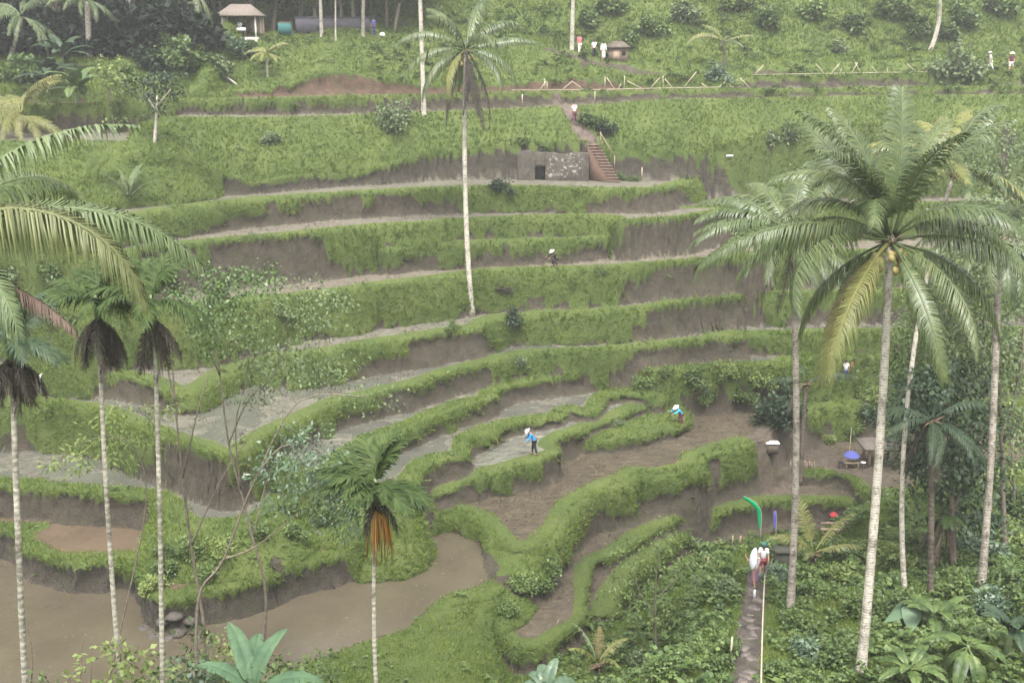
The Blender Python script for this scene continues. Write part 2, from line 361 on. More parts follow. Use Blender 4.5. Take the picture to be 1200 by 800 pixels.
def nn(nt, t, **kw):
    n = nt.nodes.new(t)
    for k, v in kw.items(): setattr(n, k, v)
    return n

def ramp(nt, fac, stops):
    r = nn(nt, 'ShaderNodeValToRGB')
    e = r.color_ramp.elements
    while len(e) > 1: e.remove(e[-1])
    for i, (p, c) in enumerate(stops):
        if i == 0: el = e[0]; el.position = p
        else: el = e.new(p)
        el.color = (*c, 1)
    nt.links.new(fac, r.inputs[0])
    return r.outputs[0]

def mixc(nt, f, a, b, mode='MIX'):
    m = nn(nt, 'ShaderNodeMix', data_type='RGBA', blend_type=mode)
    for s, v in ((m.inputs[0], f), (m.inputs[6], a), (m.inputs[7], b)):
        if hasattr(v, 'is_linked'): nt.links.new(v, s)
        else: s.default_value = v if isinstance(v, (int, float)) else (*v, 1)
    return m.outputs[2]

def noise(nt, scale, detail=4, rough=.6, coord=None, dims='3D'):
    n = nn(nt, 'ShaderNodeTexNoise'); n.inputs['Scale'].default_value = scale; n.inputs['Detail'].default_value = detail
    n.inputs['Roughness'].default_value = rough
    if coord is not None: nt.links.new(coord, n.inputs['Vector'])
    return n.outputs['Fac']

def math_(nt, op, a, b=None, c=None, clamp=False):
    m = nn(nt, 'ShaderNodeMath', operation=op); m.use_clamp = clamp
    for i, v in enumerate((a, b, c)):
        if v is None: continue
        if hasattr(v, 'is_linked'): nt.links.new(v, m.inputs[i])
        else: m.inputs[i].default_value = v
    return m.outputs[0]

def bump(nt, b, h, strength=.5, dist=.05):
    n = nn(nt, 'ShaderNodeBump'); n.inputs['Strength'].default_value = strength; n.inputs['Distance'].default_value = dist
    nt.links.new(h, n.inputs['Height']); nt.links.new(n.outputs[0], b.inputs['Normal'])

def mat(name, col, rough=.8, var=.25, scale=6, spec=.3, bumps=.3):
    m, nt, b = nodes(name)
    tc = nn(nt, 'ShaderNodeTexCoord').outputs['Object']
    f = noise(nt, scale, 5, .65, tc)
    lo = tuple(c * (1 - var) for c in col); hi = tuple(min(1, c * (1 + var)) for c in col)
    nt.links.new(ramp(nt, f, [(.3, lo), (.7, hi)]), b.inputs['Base Color'])
    b.inputs['Roughness'].default_value = rough; b.inputs['Specular IOR Level'].default_value = spec
    if bumps: bump(nt, b, noise(nt, scale * 4, 4, .6, tc), bumps, .02)
    return m

def leafmat(name, stops, big=.25, spec=.25, rough=.55, trans=.25, patch=None):
    """foliage: each leaf its own tint, patches of tone across the plant or slope, a little light let through"""
    m, nt, b = nodes(name)
    geo = nn(nt, 'ShaderNodeNewGeometry')
    rnd = geo.outputs['Random Per Island']
    n = noise(nt, big, 3, .55, geo.outputs['Position'])
    n = math_(nt, 'MULTIPLY_ADD', n, 1.6, -.3)
    oi = nn(nt, 'ShaderNodeObjectInfo').outputs['Random']
    f = math_(nt, 'ADD', math_(nt, 'MULTIPLY', rnd, .45), math_(nt, 'MULTIPLY', n, .45))
    f = math_(nt, 'ADD', f, math_(nt, 'MULTIPLY', oi, .12), clamp=True)
    c = ramp(nt, f, stops)
    if patch: c = mixc(nt, ramp(nt, noise(nt, patch[1], 2, .5, geo.outputs['Position']), [(.48, (0, 0, 0)), (.62, (1, 1, 1))]), c, patch[0])
    nt.links.new(c, b.inputs['Base Color'])
    b.inputs['Roughness'].default_value = rough; b.inputs['Specular IOR Level'].default_value = spec
    t = nn(nt, 'ShaderNodeBsdfTranslucent'); nt.links.new(c, t.inputs[0])
    mx = nn(nt, 'ShaderNodeMixShader'); mx.inputs[0].default_value = trans
    nt.links.new(b.outputs[0], mx.inputs[1]); nt.links.new(t.outputs[0], mx.inputs[2])
    out = nt.nodes['Material Output']; nt.links.new(mx.outputs[0], out.inputs[0])
    return m

def terrain_mat():
    m, nt, b = nodes('terraced_ground')
    A = lambda n: nn(nt, 'ShaderNodeAttribute', attribute_name=n)
    pos = nn(nt, 'ShaderNodeNewGeometry').outputs['Position']
    n1, n2, n3, n4 = noise(nt, 2.2, 6, .7, pos), noise(nt, .35, 3, .5, pos), noise(nt, 14, 5, .7, pos), noise(nt, .9, 4, .6, pos)
    g = math_(nt, 'MULTIPLY_ADD', math_(nt, 'SUBTRACT', n1, .5), .9, A('grass').outputs['Fac'])
    gf = nn(nt, 'ShaderNodeMapRange'); gf.inputs[1].default_value = .4; gf.inputs[2].default_value = .6; nt.links.new(g, gf.inputs[0])
    turf = ramp(nt, math_(nt, 'ADD', math_(nt, 'MULTIPLY', n3, .5), math_(nt, 'MULTIPLY', n2, .5)), [(.3, (.04, .068, .014)), (.5, (.085, .12, .025)), (.7, (.14, .165, .045))])
    soil = mixc(nt, 1, A('soil').outputs['Color'], ramp(nt, n1, [(.25, (.45, .43, .41)), (.5, (.95, .95, .95)), (.75, (1.45, 1.42, 1.38))]), 'MULTIPLY')
    soil = mixc(nt, .55, soil, mixc(nt, 1, soil, ramp(nt, n3, [(.3, (.35, .35, .35)), (.65, (1.5, 1.5, 1.5))]), 'MULTIPLY'))
    # puddles, clods and streaks across the wet levels
    st = nn(nt, 'ShaderNodeMapping'); st.inputs['Scale'].default_value = (.55, 1.5, 1); st.inputs['Rotation'].default_value = (0, 0, .45); nt.links.new(pos, st.inputs[0])
    n5 = noise(nt, 1.5, 7, .72, st.outputs[0])
    soil = mixc(nt, A('wet').outputs['Fac'], soil, mixc(nt, 1, soil, ramp(nt, n5, [(.34, (.55, .54, .53)), (.47, (.88, .88, .88)), (.56, (1.08, 1.07, 1.05)), (.68, (1.4, 1.36, 1.28))]), 'MULTIPLY'))
    # moss and weeds that creep over the cut faces
    moss = ramp(nt, n4, [(.50, (0, 0, 0)), (.72, (.65, .65, .65))])
    dry = math_(nt, 'SUBTRACT', 1, A('wet').outputs['Fac'], clamp=True)
    soil = mixc(nt, math_(nt, 'MULTIPLY', moss, math_(nt, 'POWER', dry, 4)), soil, (.075, .08, .035))
    nt.links.new(mixc(nt, gf.outputs[0], soil, turf), b.inputs['Base Color'])
    wet = math_(nt, 'MULTIPLY', A('wet').outputs['Fac'], ramp(nt, n5, [(.40, (1.25, 1.25, 1.25)), (.6, (.5, .5, .5))]))
    r = math_(nt, 'MULTIPLY_ADD', wet, -.85, .95, clamp=True)
    nt.links.new(math_(nt, 'MAXIMUM', r, .16), b.inputs['Roughness'])
    b.inputs['Specular IOR Level'].default_value = .35
    hb = math_(nt, 'MULTIPLY', math_(nt, 'ADD', n3, n1), math_(nt, 'SUBTRACT', 1.05, wet))
    bump(nt, b, hb, 1, .22)
    return m

def water_mat(name, col):
    m, nt, b = nodes(name)
    pos = nn(nt, 'ShaderNodeNewGeometry').outputs['Position']
    f = math_(nt, 'ADD', math_(nt, 'MULTIPLY', noise(nt, .35, 4, .6, pos), .7), math_(nt, 'MULTIPLY', noise(nt, 3, 4, .7, pos), .3))
    nt.links.new(ramp(nt, f, [(.35, tuple(c * .82 for c in col)), (.65, tuple(c * 1.15 for c in col))]), b.inputs['Base Color'])
    b.inputs['Roughness'].default_value = .07; b.inputs['Specular IOR Level'].default_value = .5
    bump(nt, b, noise(nt, 5, 3, .6, pos), .3, .03)
    return m

def trunk_mat(name, light, dark, rings=5.0, lichen=.5):
    m, nt, b = nodes(name)
    tc = nn(nt, 'ShaderNodeTexCoord').outputs['Object']
    w = nn(nt, 'ShaderNodeTexWave', bands_direction='Z'); w.inputs['Scale'].default_value = rings; w.inputs['Distortion'].default_value = 4.5
    w.inputs['Detail'].default_value = 3; w.inputs['Detail Scale'].default_value = 3
    nt.links.new(tc, w.inputs['Vector'])
    n = noise(nt, 7, 5, .7, tc)
    c = ramp(nt, n, [(.35, dark), (.42 + .2 * (1 - lichen), light), (.8, tuple(min(1, x * 1.25) for x in light))])
    c = mixc(nt, 1, c, ramp(nt, w.outputs['Fac'], [(.0, (.74, .72, .70)), (.15, (1, 1, 1)), (1, (1, 1, 1))]), 'MULTIPLY')
    c = mixc(nt, 1, c, ramp(nt, noise(nt, 1.1, 4, .7, tc), [(.32, (.38, .37, .34)), (.5, (.9, .9, .88)), (.75, (1.15, 1.13, 1.1))]), 'MULTIPLY')
    nt.links.new(c, b.inputs['Base Color'])
    b.inputs['Roughness'].default_value = .9; b.inputs['Specular IOR Level'].default_value = .2
    bump(nt, b, w.outputs['Fac'], .5, .02)
    return m

M = {}
M['terrain'] = terrain_mat()
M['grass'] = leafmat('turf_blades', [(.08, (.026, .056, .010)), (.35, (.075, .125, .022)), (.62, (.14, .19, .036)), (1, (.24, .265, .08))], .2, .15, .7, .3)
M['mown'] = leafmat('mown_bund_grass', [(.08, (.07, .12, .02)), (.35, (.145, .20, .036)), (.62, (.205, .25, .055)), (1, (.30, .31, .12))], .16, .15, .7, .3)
M['weeds'] = leafmat('weed_leaves', [(.15, (.035, .065, .02)), (.45, (.08, .125, .035)), (.75, (.13, .175, .052)), (1, (.20, .22, .085))], .35, .3, .5, .25)
M['jungle'] = leafmat('jungle_leaves', [(.15, (.018, .036, .012)), (.45, (.055, .09, .026)), (.75, (.11, .155, .042)), (1, (.19, .225, .075))], .45, .35, .45, .25)
M['palm'] = leafmat('coconut_leaflets', [(.1, (.03, .05, .02)), (.4, (.06, .09, .03)), (.7, (.10, .125, .045)), (1, (.17, .175, .08))], .5, .45, .38, .22)
M['palm_yellow'] = leafmat('yellowing_leaflets', [(.1, (.09, .10, .03)), (.5, (.16, .17, .05)), (1, (.27, .25, .10))], .6, .35, .45, .3)
M['palm_olive'] = leafmat('olive_leaflets', [(.1, (.06, .08, .03)), (.5, (.125, .14, .055)), (1, (.215, .22, .10))], .6, .35, .45, .3)
M['palm_rust'] = leafmat('rusty_leaflets', [(.1, (.07, .065, .03)), (.5, (.14, .115, .045)), (1, (.24, .18, .075))], .6, .2, .6, .25)
M['palm_dead'] = leafmat('dead_leaflets', [(.1, (.02, .018, .015)), (.5, (.05, .042, .034)), (1, (.10, .085, .07))], .8, .15, .8, .1)
M['palm_brown'] = leafmat('brown_dry_leaflets', [(.1, (.06, .042, .034)), (.5, (.12, .085, .068)), (1, (.20, .15, .12))], .8, .15, .8, .1)
M['palm_orange'] = leafmat('orange_dry_stalks', [(.1, (.30, .13, .03)), (.5, (.50, .25, .06)), (1, (.62, .38, .13))], .8, .2, .7, .15)
M['areca'] = leafmat('areca_leaflets', [(.1, (.016, .034, .009)), (.5, (.042, .068, .019)), (1, (.09, .115, .038))], .6, .15, .6, .2)
M['areca_light'] = leafmat('light_areca_leaflets', [(.1, (.03, .065, .02)), (.5, (.07, .125, .035)), (1, (.13, .185, .06))], .6, .4, .4, .25)
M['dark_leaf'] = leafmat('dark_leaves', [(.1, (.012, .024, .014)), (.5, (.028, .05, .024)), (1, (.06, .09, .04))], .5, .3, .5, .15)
M['blue_leaf'] = leafmat('bluish_leaves', [(.1, (.045, .08, .045)), (.5, (.085, .135, .08)), (1, (.16, .21, .135))], .5, .4, .4, .22)
M['lime_leaf'] = leafmat('lime_leaves', [(.1, (.09, .13, .035)), (.5, (.16, .21, .06)), (1, (.24, .28, .10))], .5, .3, .5, .3)
M['pale_leaf'] = leafmat('pale_leaves', [(.1, (.06, .09, .04)), (.5, (.11, .15, .065)), (1, (.19, .22, .12))], .5, .3, .5, .25)
M['far_leaf'] = leafmat('woodland_leaves', [(.1, (.015, .03, .016)), (.5, (.035, .06, .028)), (1, (.07, .10, .045))], .3, .25, .6, .15)
M['banana'] = leafmat('banana_leaf', [(.1, (.05, .10, .055)), (.5, (.085, .15, .08)), (1, (.15, .22, .12))], .9, .2, .5, .3)
M['taro'] = leafmat('taro_leaf', [(.1, (.07, .13, .07)), (.5, (.11, .18, .10)), (1, (.16, .24, .14))], .9, .4, .4, .3)
M['rachis'] = mat('frond_stalk', (.17, .17, .06), .5, .25, 3)
M['rachis_dead'] = mat('dry_frond_stalk', (.16, .11, .08), .8, .25, 3)
M['trunk_pale'] = trunk_mat('pale_palm_bark', (.42, .39, .34), (.17, .145, .12), 3.2, .75)
M['trunk_grey'] = trunk_mat('grey_palm_bark', (.30, .27, .235), (.13, .11, .09), 2.6, .6)
M['trunk_areca'] = trunk_mat('ringed_areca_bark', (.36, .34, .29), (.20, .185, .15), 1.6, .6)
M['trunk_dark'] = trunk_mat('dark_bark', (.12, .10, .08), (.05, .042, .035), 1.5, .4)
M['bark'] = mat('bark', (.15, .125, .10), .9, .4, 8)
M['bark_pale'] = mat('pale_bark', (.34, .31, .27), .9, .3, 8)
M['crownshaft'] = mat('green_crownshaft', (.10, .14, .06), .5, .25, 3)
M['coconut'] = mat('coconut_husk', (.24, .20, .075), .5, .35, 5)
M['mossy'] = mat('mossy_stone', (.045, .045, .036), .95, .4, 1.2)
M['fibre'] = mat('leaf_base_fibre', (.11, .075, .05), .9, .4, 14)
M['skin'] = mat('skin', (.30, .17, .115), .55, .08, 8, bumps=0)
M['stubble'] = leafmat('rice_stubble', [(.1, (.03, .024, .016)), (.45, (.10, .08, .05)), (1, (.30, .25, .16))], .5, .2, .8, .1)
M['eye'] = mat('dark_eye', (.02, .015, .015), .4, .1, 8, bumps=0)
M['lips'] = mat('lips', (.24, .10, .08), .5, .1, 8, bumps=0)
M['hair'] = mat('black_hair', (.018, .015, .014), .5, .3, 20)
def cloth(name, c): M[name] = mat(name + '_cloth', c, .85, .12, 9, .2, .4)
for nm, c in dict(blue=(.02, .20, .50), sky=(.04, .33, .62), white=(.62, .62, .65), red=(.30, .04, .045), maroon=(.22, .025, .04), black=(.02, .02, .025), purple=(.19, .10, .20),
                  teal=(.04, .125, .12), plum=(.12, .035, .06), green=(.0, .27, .11), violet=(.11, .10, .34), navy=(.04, .05, .13), rose=(.55, .12, .16), cream=(.66, .62, .55), kiosk=(.07, .08, .24)).items(): cloth(nm, c)
M['straw'] = mat('pale_straw', (.56, .55, .50), .8, .1, 12)
M['bamboo'] = mat('weathered_bamboo', (.33, .29, .21), .6, .25, 5)
M['wood'] = mat('weathered_wood', (.24, .18, .13), .85, .3, 6)
M['thatch'] = mat('grey_thatch', (.15, .128, .11), .95, .4, 12, .1, .8)
M['concrete'] = mat('old_concrete', (.36, .34, .30), .9, .3, 3)
M['plaster'] = mat('ochre_plaster', (.42, .30, .235), .9, .15, 2)
M['brick'] = mat('worn_brick', (.14, .10, .08), .9, .25, 5)
M['lime'] = mat('white_lime_wash', (.62, .58, .54), .9, .25, 10)
M['void'] = mat('painted_opening_shade', (.02, .018, .017), 1, .3, 5)  # near-black colour paints in the shade inside openings
M['steel'] = mat('white_painted_steel', (.75, .75, .74), .5, .08, 5)
M['path'] = mat('path_stone', (.105, .088, .078), .9, .35, 4)
M['rock'] = mat('rock', (.06, .053, .046), .9, .35, 4)

# ------------------------------------------------------------------ terrain object, water
idx = np.arange(NX * NY).reshape(NY, NX)
quads = np.stack([idx[:-1, :-1], idx[:-1, 1:], idx[1:, 1:], idx[1:, :-1]], -1).reshape(-1, 4)
# break up the cut faces so that they are not smooth ramps
DZY, DZX = np.gradient(H, GY, GX)
steep = sstep(.5, 1.5, np.hypot(DZX, DZY)) * (1 - .5 * GRASS)
hx = XX + steep * .22 * fbm(YY * 1.0 + H * 1.7, XX * .8 + H, .9, 91) * (np.abs(XX) < 52)
hy = YY + steep * .26 * fbm(XX + H * .3, H * 1.6 + YY * .3, .8, 93) * (np.abs(XX) < 52)
dn = np.hypot(DZX, DZY) + .05; ov = sstep(.4, 1.2, dn)
hx = hx + (-DZX / dn) * ov * (.17 * GRASS - .10 * (1 - GRASS)); hy = hy + (-DZY / dn) * ov * (.17 * GRASS - .10 * (1 - GRASS))
hz = H + .05 * ov * GRASS * fbm(XX, YY, .5, 99) + .035 * fbm(XX, YY, .6, 95) * (1 - WET)
HXYZ = np.stack([hx, hy, hz], -1)
tm = mesh_np('terrain', np.stack([hx, hy, hz], -1).reshape(-1, 3), [quads], True)
for nm, A in (('grass', GRASS), ('wet', WET)):
    at_ = tm.attributes.new(nm, 'FLOAT', 'POINT'); at_.data.foreach_set('value', A.astype(np.float32).ravel())
at_ = tm.attributes.new('soil', 'FLOAT_COLOR', 'POINT')
at_.data.foreach_set('color', np.concatenate([np.clip(SOIL, 0, 1), np.ones((NY, NX, 1))], -1).astype(np.float32).ravel())
tag(link('terrain', tm, M['terrain']), kind='structure')

for mask, z, col in WATERS:
    mask = mask & (np.abs(XX) < 60) & (YY > 26)
    keep = mask.ravel()[quads].all(1)
    q = quads[keep]
    u, inv = np.unique(q, return_inverse=True)
    V = np.stack([XX.ravel()[u], YY.ravel()[u], np.full(len(u), z)], -1)
    under = H.ravel()[u] < z + .6
    wm = mesh_np('water', V, [inv.reshape(-1, 4)], True)
    tag(link('water', wm, water_mat('muddy_water', col)), kind='structure')
# ------------------------------------------------------------------ foliage shapes
def leaf_quads(P, Dn, ln, wd, rng, fold=.25):
    """rhombic leaves: P base points, Dn directions (unit), ln lengths, wd half widths"""
    n = len(P)
    side = np.cross(Dn, rng.normal(size=(n, 3)) * .45 + np.array([0, 0, 1.])); side /= np.linalg.norm(side, axis=1)[:, None] + 1e-9
    nor = np.cross(side, Dn)
    ln = np.broadcast_to(ln, (n,))[:, None]; wd = np.broadcast_to(wd, (n,))[:, None]
    mid = P + Dn * ln * .45
    V = np.stack([P, mid + side * wd + nor * wd * fold, P + Dn * ln, mid - side * wd + nor * wd * fold], 1).reshape(-1, 3)
    return V, np.arange(n * 4).reshape(n, 4)

def unit(v): return v / (np.linalg.norm(v, axis=-1, keepdims=True) + 1e-9)

def frond_mesh(name, L=5, elev=20, droop=70, n=48, leaf=.85, hang=.55, wid=.045, seed=0, bare=.14, ragged=.0, thick=.045, sweep=.5, curl=1.25, up=.12):
    """a feather leaf that leaves the crown along +X at the given elevation and bends down along its length"""
    rng = np.random.default_rng(seed)
    m = 22; s = np.linspace(0, 1, m)
    ang = np.radians(elev - droop * s ** curl)
    dx = np.cos(ang); dz = np.sin(ang)
    x = np.concatenate([[0], np.cumsum((dx[1:] + dx[:-1]) / 2)]) * L / (m - 1); zz = np.concatenate([[0], np.cumsum((dz[1:] + dz[:-1]) / 2)]) * L / (m - 1)
    sway = rng.uniform(-.12, .12) * L * s ** 2
    P = np.stack([x, sway, zz], 1)
    mb = MB().tube(P, thick * (1 - .88 * s) + .004, 5)
    ts = np.linspace(bare, .995, n)
    B = np.stack([np.interp(ts, s, P[:, k]) for k in range(3)], 1)
    a = np.interp(ts, s, ang)
    T = np.stack([np.cos(a), np.zeros(n), np.sin(a)], 1)
    Nn = np.stack([-np.sin(a), np.zeros(n), np.cos(a)], 1)
    prof = leaf * (np.minimum(1, .45 + 2.4 * (ts - bare)) * (1 - .62 * np.clip((ts - .45) / .55, 0, 1) ** 1.6))
    for sd in (-1, 1):
        l = prof * rng.uniform(.82, 1.08, n)
        if ragged: l = l * np.where(rng.random(n) < ragged, rng.uniform(.1, .6, n), 1)
        sw = sweep + .5 * ts ** 2 + rng.normal(0, .07, n)
        D0 = unit(sd * np.array([0, 1., 0]) * np.cos(sw)[:, None] + T * np.sin(sw)[:, None] + Nn * (up + rng.normal(0, .05, n))[:, None])
        h = np.clip(hang + rng.normal(0, .08, n), 0, 1)[:, None]
        D1 = unit(D0 * (1 - h) + np.array([0, 0, -1.]) * h)
        D2 = unit(D0 * (1 - h) * .6 + np.array([0, 0, -1.]) * (h * 1.5))
        p1 = B + D0 * l[:, None] * .3; p2 = p1 + D1 * l[:, None] * .4; p3 = p2 + D2 * l[:, None] * .3
        wv = T * wid
        V = np.stack([B - wv * .35, B + wv * .35, p1 - wv * .5, p1 + wv * .5, p2 - wv * .42, p2 + wv * .42, p3], 1).reshape(-1, 3)
        o = np.arange(n)[:, None] * 7
        mb.add(V, np.concatenate([o + [0, 1, 3, 2], o + [2, 3, 5, 4]]), o + [4, 5, 6])
    return mb.mesh(name)

FRONDS, ROLL = {}, random.Random(31)
def frond_obj(parent, loc, az, scale=1.0, mats=('palm', 'rachis'), name='frond', **kw):
    key = (tuple(sorted(kw.items())), mats)
    if key not in FRONDS:
        me = frond_mesh(name, **kw)
        me.materials.append(M[mats[0]])
        FRONDS[key] = me
    o = bpy.data.objects.new(name, FRONDS[key]); COL.objects.link(o); o.parent = parent
    o.location = [float(v) for v in loc]; o.rotation_euler = (ROLL.gauss(0, .24), 0, math.radians(az) + ROLL.gauss(0, .06)); k = scale * ROLL.uniform(.9, 1.06); o.scale = (k,) * 3
    return o

def trunk_mesh(base, top, r0, r1, bend=(0, 0), n=10, m=26, flare=.35):
    base, top = np.asarray(base, float), np.asarray(top, float)
    t = np.linspace(0, 1, m)[:, None]
    P = base + (top - base) * t + np.array([bend[0], bend[1], 0]) * (t * (1 - t) * 4)
    r = r0 + (r1 - r0) * t[:, 0] + r0 * flare * np.exp(-t[:, 0] * 14)
    r = r * (1 + .015 * np.random.default_rng(int(abs(base[0] * 7 + top[2] * 13))).normal(size=m))
    return MB().tube(P, r, n)

def palm(label, base, top, fronds, r=(.17, .12), tmat='trunk_pale', bend=(0, 0), group=None, name='coconut_palm', nuts=0, fibre=True, cat='palm tree', seed=1):
    base, top = np.asarray(base, float), np.asarray(top, float)
    root = thing(name, label, cat, base, 0, group)
    t = top - base
    trunk_mesh((0, 0, -.6), t, r[0], r[1], bend).build('trunk', M[tmat], root, True)
    rng = random.Random(seed)
    for f in fronds:
        f = dict(f); az = f.pop('az'); ms = f.pop('mats', ('palm', 'rachis')); off = f.pop('off', .12)
        a = math.radians(az); e = math.radians(f.get('elev', 0))
        frond_obj(root, t + np.array([math.cos(a) * off, math.sin(a) * off, .1 + .3 * max(0, math.sin(e))]), az, f.pop('scale', 1), ms, f.pop('name', 'frond'), **f)
    if fibre:
        mb = MB()
        for k in range(14):
            a = k * 2.4; e = rng.uniform(-.6, .8); l = rng.uniform(.25, .55)
            mb.tube([t + [0, 0, -.15], t + [math.cos(a) * l * .5, math.sin(a) * l * .5, .1 + e * .2], t + [math.cos(a) * l, math.sin(a) * l, e * .5]], [.07, .045, .012], 4)
        mb.build('leaf_base_fibre', M['fibre'], root)
    if nuts:
        me = MB().lathe([(0, -.15), (.07, -.13), (.115, -.04), (.115, .04), (.08, .11), (0, .15)], 10).mesh('coconut', True); me.materials.append(M['coconut'])
        for k in range(nuts):
            a = rng.uniform(0, 6.28); rr = rng.uniform(.28, .58)
            o = bpy.data.objects.new('coconut', me); COL.objects.link(o); o.parent = root
            o.location = [float(v) for v in t + [math.cos(a) * rr, math.sin(a) * rr, rng.uniform(-.75, -.15)]]
            o.rotation_euler = (rng.uniform(-.6, .6), rng.uniform(-.6, .6), a)
    return root

def ring(cnt, elev, seed=0, **kw):        # a whorl of fronds
    r = random.Random(seed); out = []
    for k in range(cnt):
        e = elev if not isinstance(elev, tuple) else elev[0] + (elev[1] - elev[0]) * ((k * 0.618) % 1)
        d = dict(kw); d['az'] = k * 137.5 + r.uniform(-14, 14); d['elev'] = round(e / 8) * 8; d['seed'] = k % 3
        out.append(d)
    return out

def areca(label, base, top, name='areca_palm', fr='areca', skirt='palm_dead', scale=1, n=9, group=None, skn=12, skl=1.5, r=(.075, .058), shaft='crownshaft', orange=False, fkw=None):
    base, top = np.asarray(base, float), np.asarray(top, float)
    root = thing(name, label, 'palm tree', base, 0, group); t = top - base
    trunk_mesh((0, 0, -.6), t - [0, 0, .9 * scale], r[0], r[1], (random.uniform(-.15, .15), 0)).build('trunk', M['trunk_areca'], root, True)
    if shaft: MB().tube([t + [0, 0, -.95 * scale], t + [0, 0, -.45 * scale], t + [0, 0, .15]], [r[1] * 1.15, r[1] * 1.7, r[1] * .8], 9).build('crownshaft', M[shaft], root, True)
    for f in ring(n + 4, (4, 86), int(abs(base[0] * 10)), L=2.0 * scale, droop=62, n=30, leaf=.7 * scale, hang=.28, wid=.07 * scale, thick=.03, bare=.1, sweep=.65):
        az = f.pop('az'); frond_obj(root, t, az, 1, (fr, 'rachis'), 'frond', **dict(f, **(fkw or {})))
    for k in range(skn):
        frond_obj(root, t + [0, 0, -.55 * scale], k * 137.5, 1, (skirt, 'rachis_dead'), 'dead_frond', L=skl * 1.2 * scale, elev=-44 - 15 * (k % 3), droop=40, n=26, leaf=.75 * scale, hang=.75, wid=.065 * scale, thick=.025, bare=.1, seed=k % 3, ragged=.3)
    if orange:
        mb = MB(); rr = random.Random(4)
        for k in range(46):
            a = rr.gauss(-1.1, 1.1); q = rr.uniform(.12, .42); l = rr.uniform(.9, 1.8)
            p = t + np.array([0, 0, -.75])
            mb.tube([p, p + [math.cos(a) * q * .8, math.sin(a) * q * .8, -.35], p + [math.cos(a) * q, math.sin(a) * q, -.8], p + [math.cos(a) * q * 1.1, math.sin(a) * q * 1.1, -l]], [.024, .026, .024, .012], 4)
        mb.build('orange_flower_stalks', M['palm_orange'], root)
    return root

def limb_tree(seed, h, r, spread, levels=3, lean=(0, 0), first=.35, nb=(3, 5), up=.35):
    """trunk and limbs as tubes; returns the wood and the tips"""
    rng = np.random.default_rng(seed); mb = MB(); tips = []
    def grow(p, d, l, rad, lev):
        m = 6; pts = [p]; dd = d.copy()
        for k in range(m - 1):
            dd = unit(dd + rng.normal(0, .10, 3) + np.array([0, 0, up * .12])); pts.append(pts[-1] + dd * l / (m - 1))
        mb.tube(pts, np.linspace(rad, rad * .45, m), 6 if rad > .04 else 4)
        if lev == 0: tips.append(pts[-1]); tips.append(pts[-2]); return
        for k in range(rng.integers(*nb)):
            t = rng.uniform(first, 1) if lev == levels else rng.uniform(.3, 1)
            q = pts[min(m - 1, int(t * (m - 1)))]
            a = rng.uniform(0, 6.28)
            nd = unit(np.array([math.cos(a), math.sin(a), up + rng.normal(0, .25)]) * spread + dd * .6)
            grow(np.array(q), nd, l * rng.uniform(.42, .62), rad * .5, lev - 1)
        tips.append(pts[-1])
    grow(np.array([0, 0, -.3]), unit(np.array([lean[0], lean[1], 1.])), h, r, levels)
    return mb, np.array(tips)

def leaf_mesh(name, centers, per, rad, ln, wd, seed, flat=.7, droop=.25, gap=0):
    rng = np.random.default_rng(seed)
    c = centers[rng.random(len(centers)) >= gap]
    if len(c) == 0: c = centers
    rr = rng.uniform(.55, 1.25, len(c))
    P = np.repeat(c, per, 0); R = np.repeat(rr, per)[:, None] * rad
    v = unit(rng.normal(size=P.shape)) * (rng.random((len(P), 1)) ** .5)
    v[:, 2] *= flat
    P = P + v * R
    D = unit(v * .8 + rng.normal(size=P.shape) * .6 + np.array([0, 0, -droop]))
    V, Q = leaf_quads(P, D, ln * rng.uniform(.6, 1.3, len(P)), wd * rng.uniform(.7, 1.2, len(P)), rng)
    return mesh_np(name, V, [Q])

TREES = {}
def tree(name, label, cat, loc, h=6, r=.12, spread=.9, leafm='weeds', per=60, rad=.7, ln=.16, wd=.05, seed=1, group=None, levels=3, barkm='bark', lean=(0, 0), rot=0, scale=1, first=.35, flat=.7, gap=0, nb=(3, 5), up=.35, droop=.25):
    key = (name, h, r, spread, leafm, per, rad, ln, wd, seed, levels, barkm, lean, first, flat, gap, nb, up)
    root = thing(name, label, cat, loc, rot, group, scale)
    if key not in TREES:
        mb, tips = limb_tree(seed, h, r, spread, levels, lean, first, nb, up)
        tm_ = mb.mesh('trunk', True); tm_.materials.append(M[barkm])
        cm = leaf_mesh('crown', tips, per, rad, ln, wd, seed, flat, droop, gap); cm.materials.append(M[leafm])
        TREES[key] = (tm_, cm)
    for nm, me in zip(('trunk', 'crown'), TREES[key]):
        o = bpy.data.objects.new(nm, me); COL.objects.link(o); o.parent = root
    return root

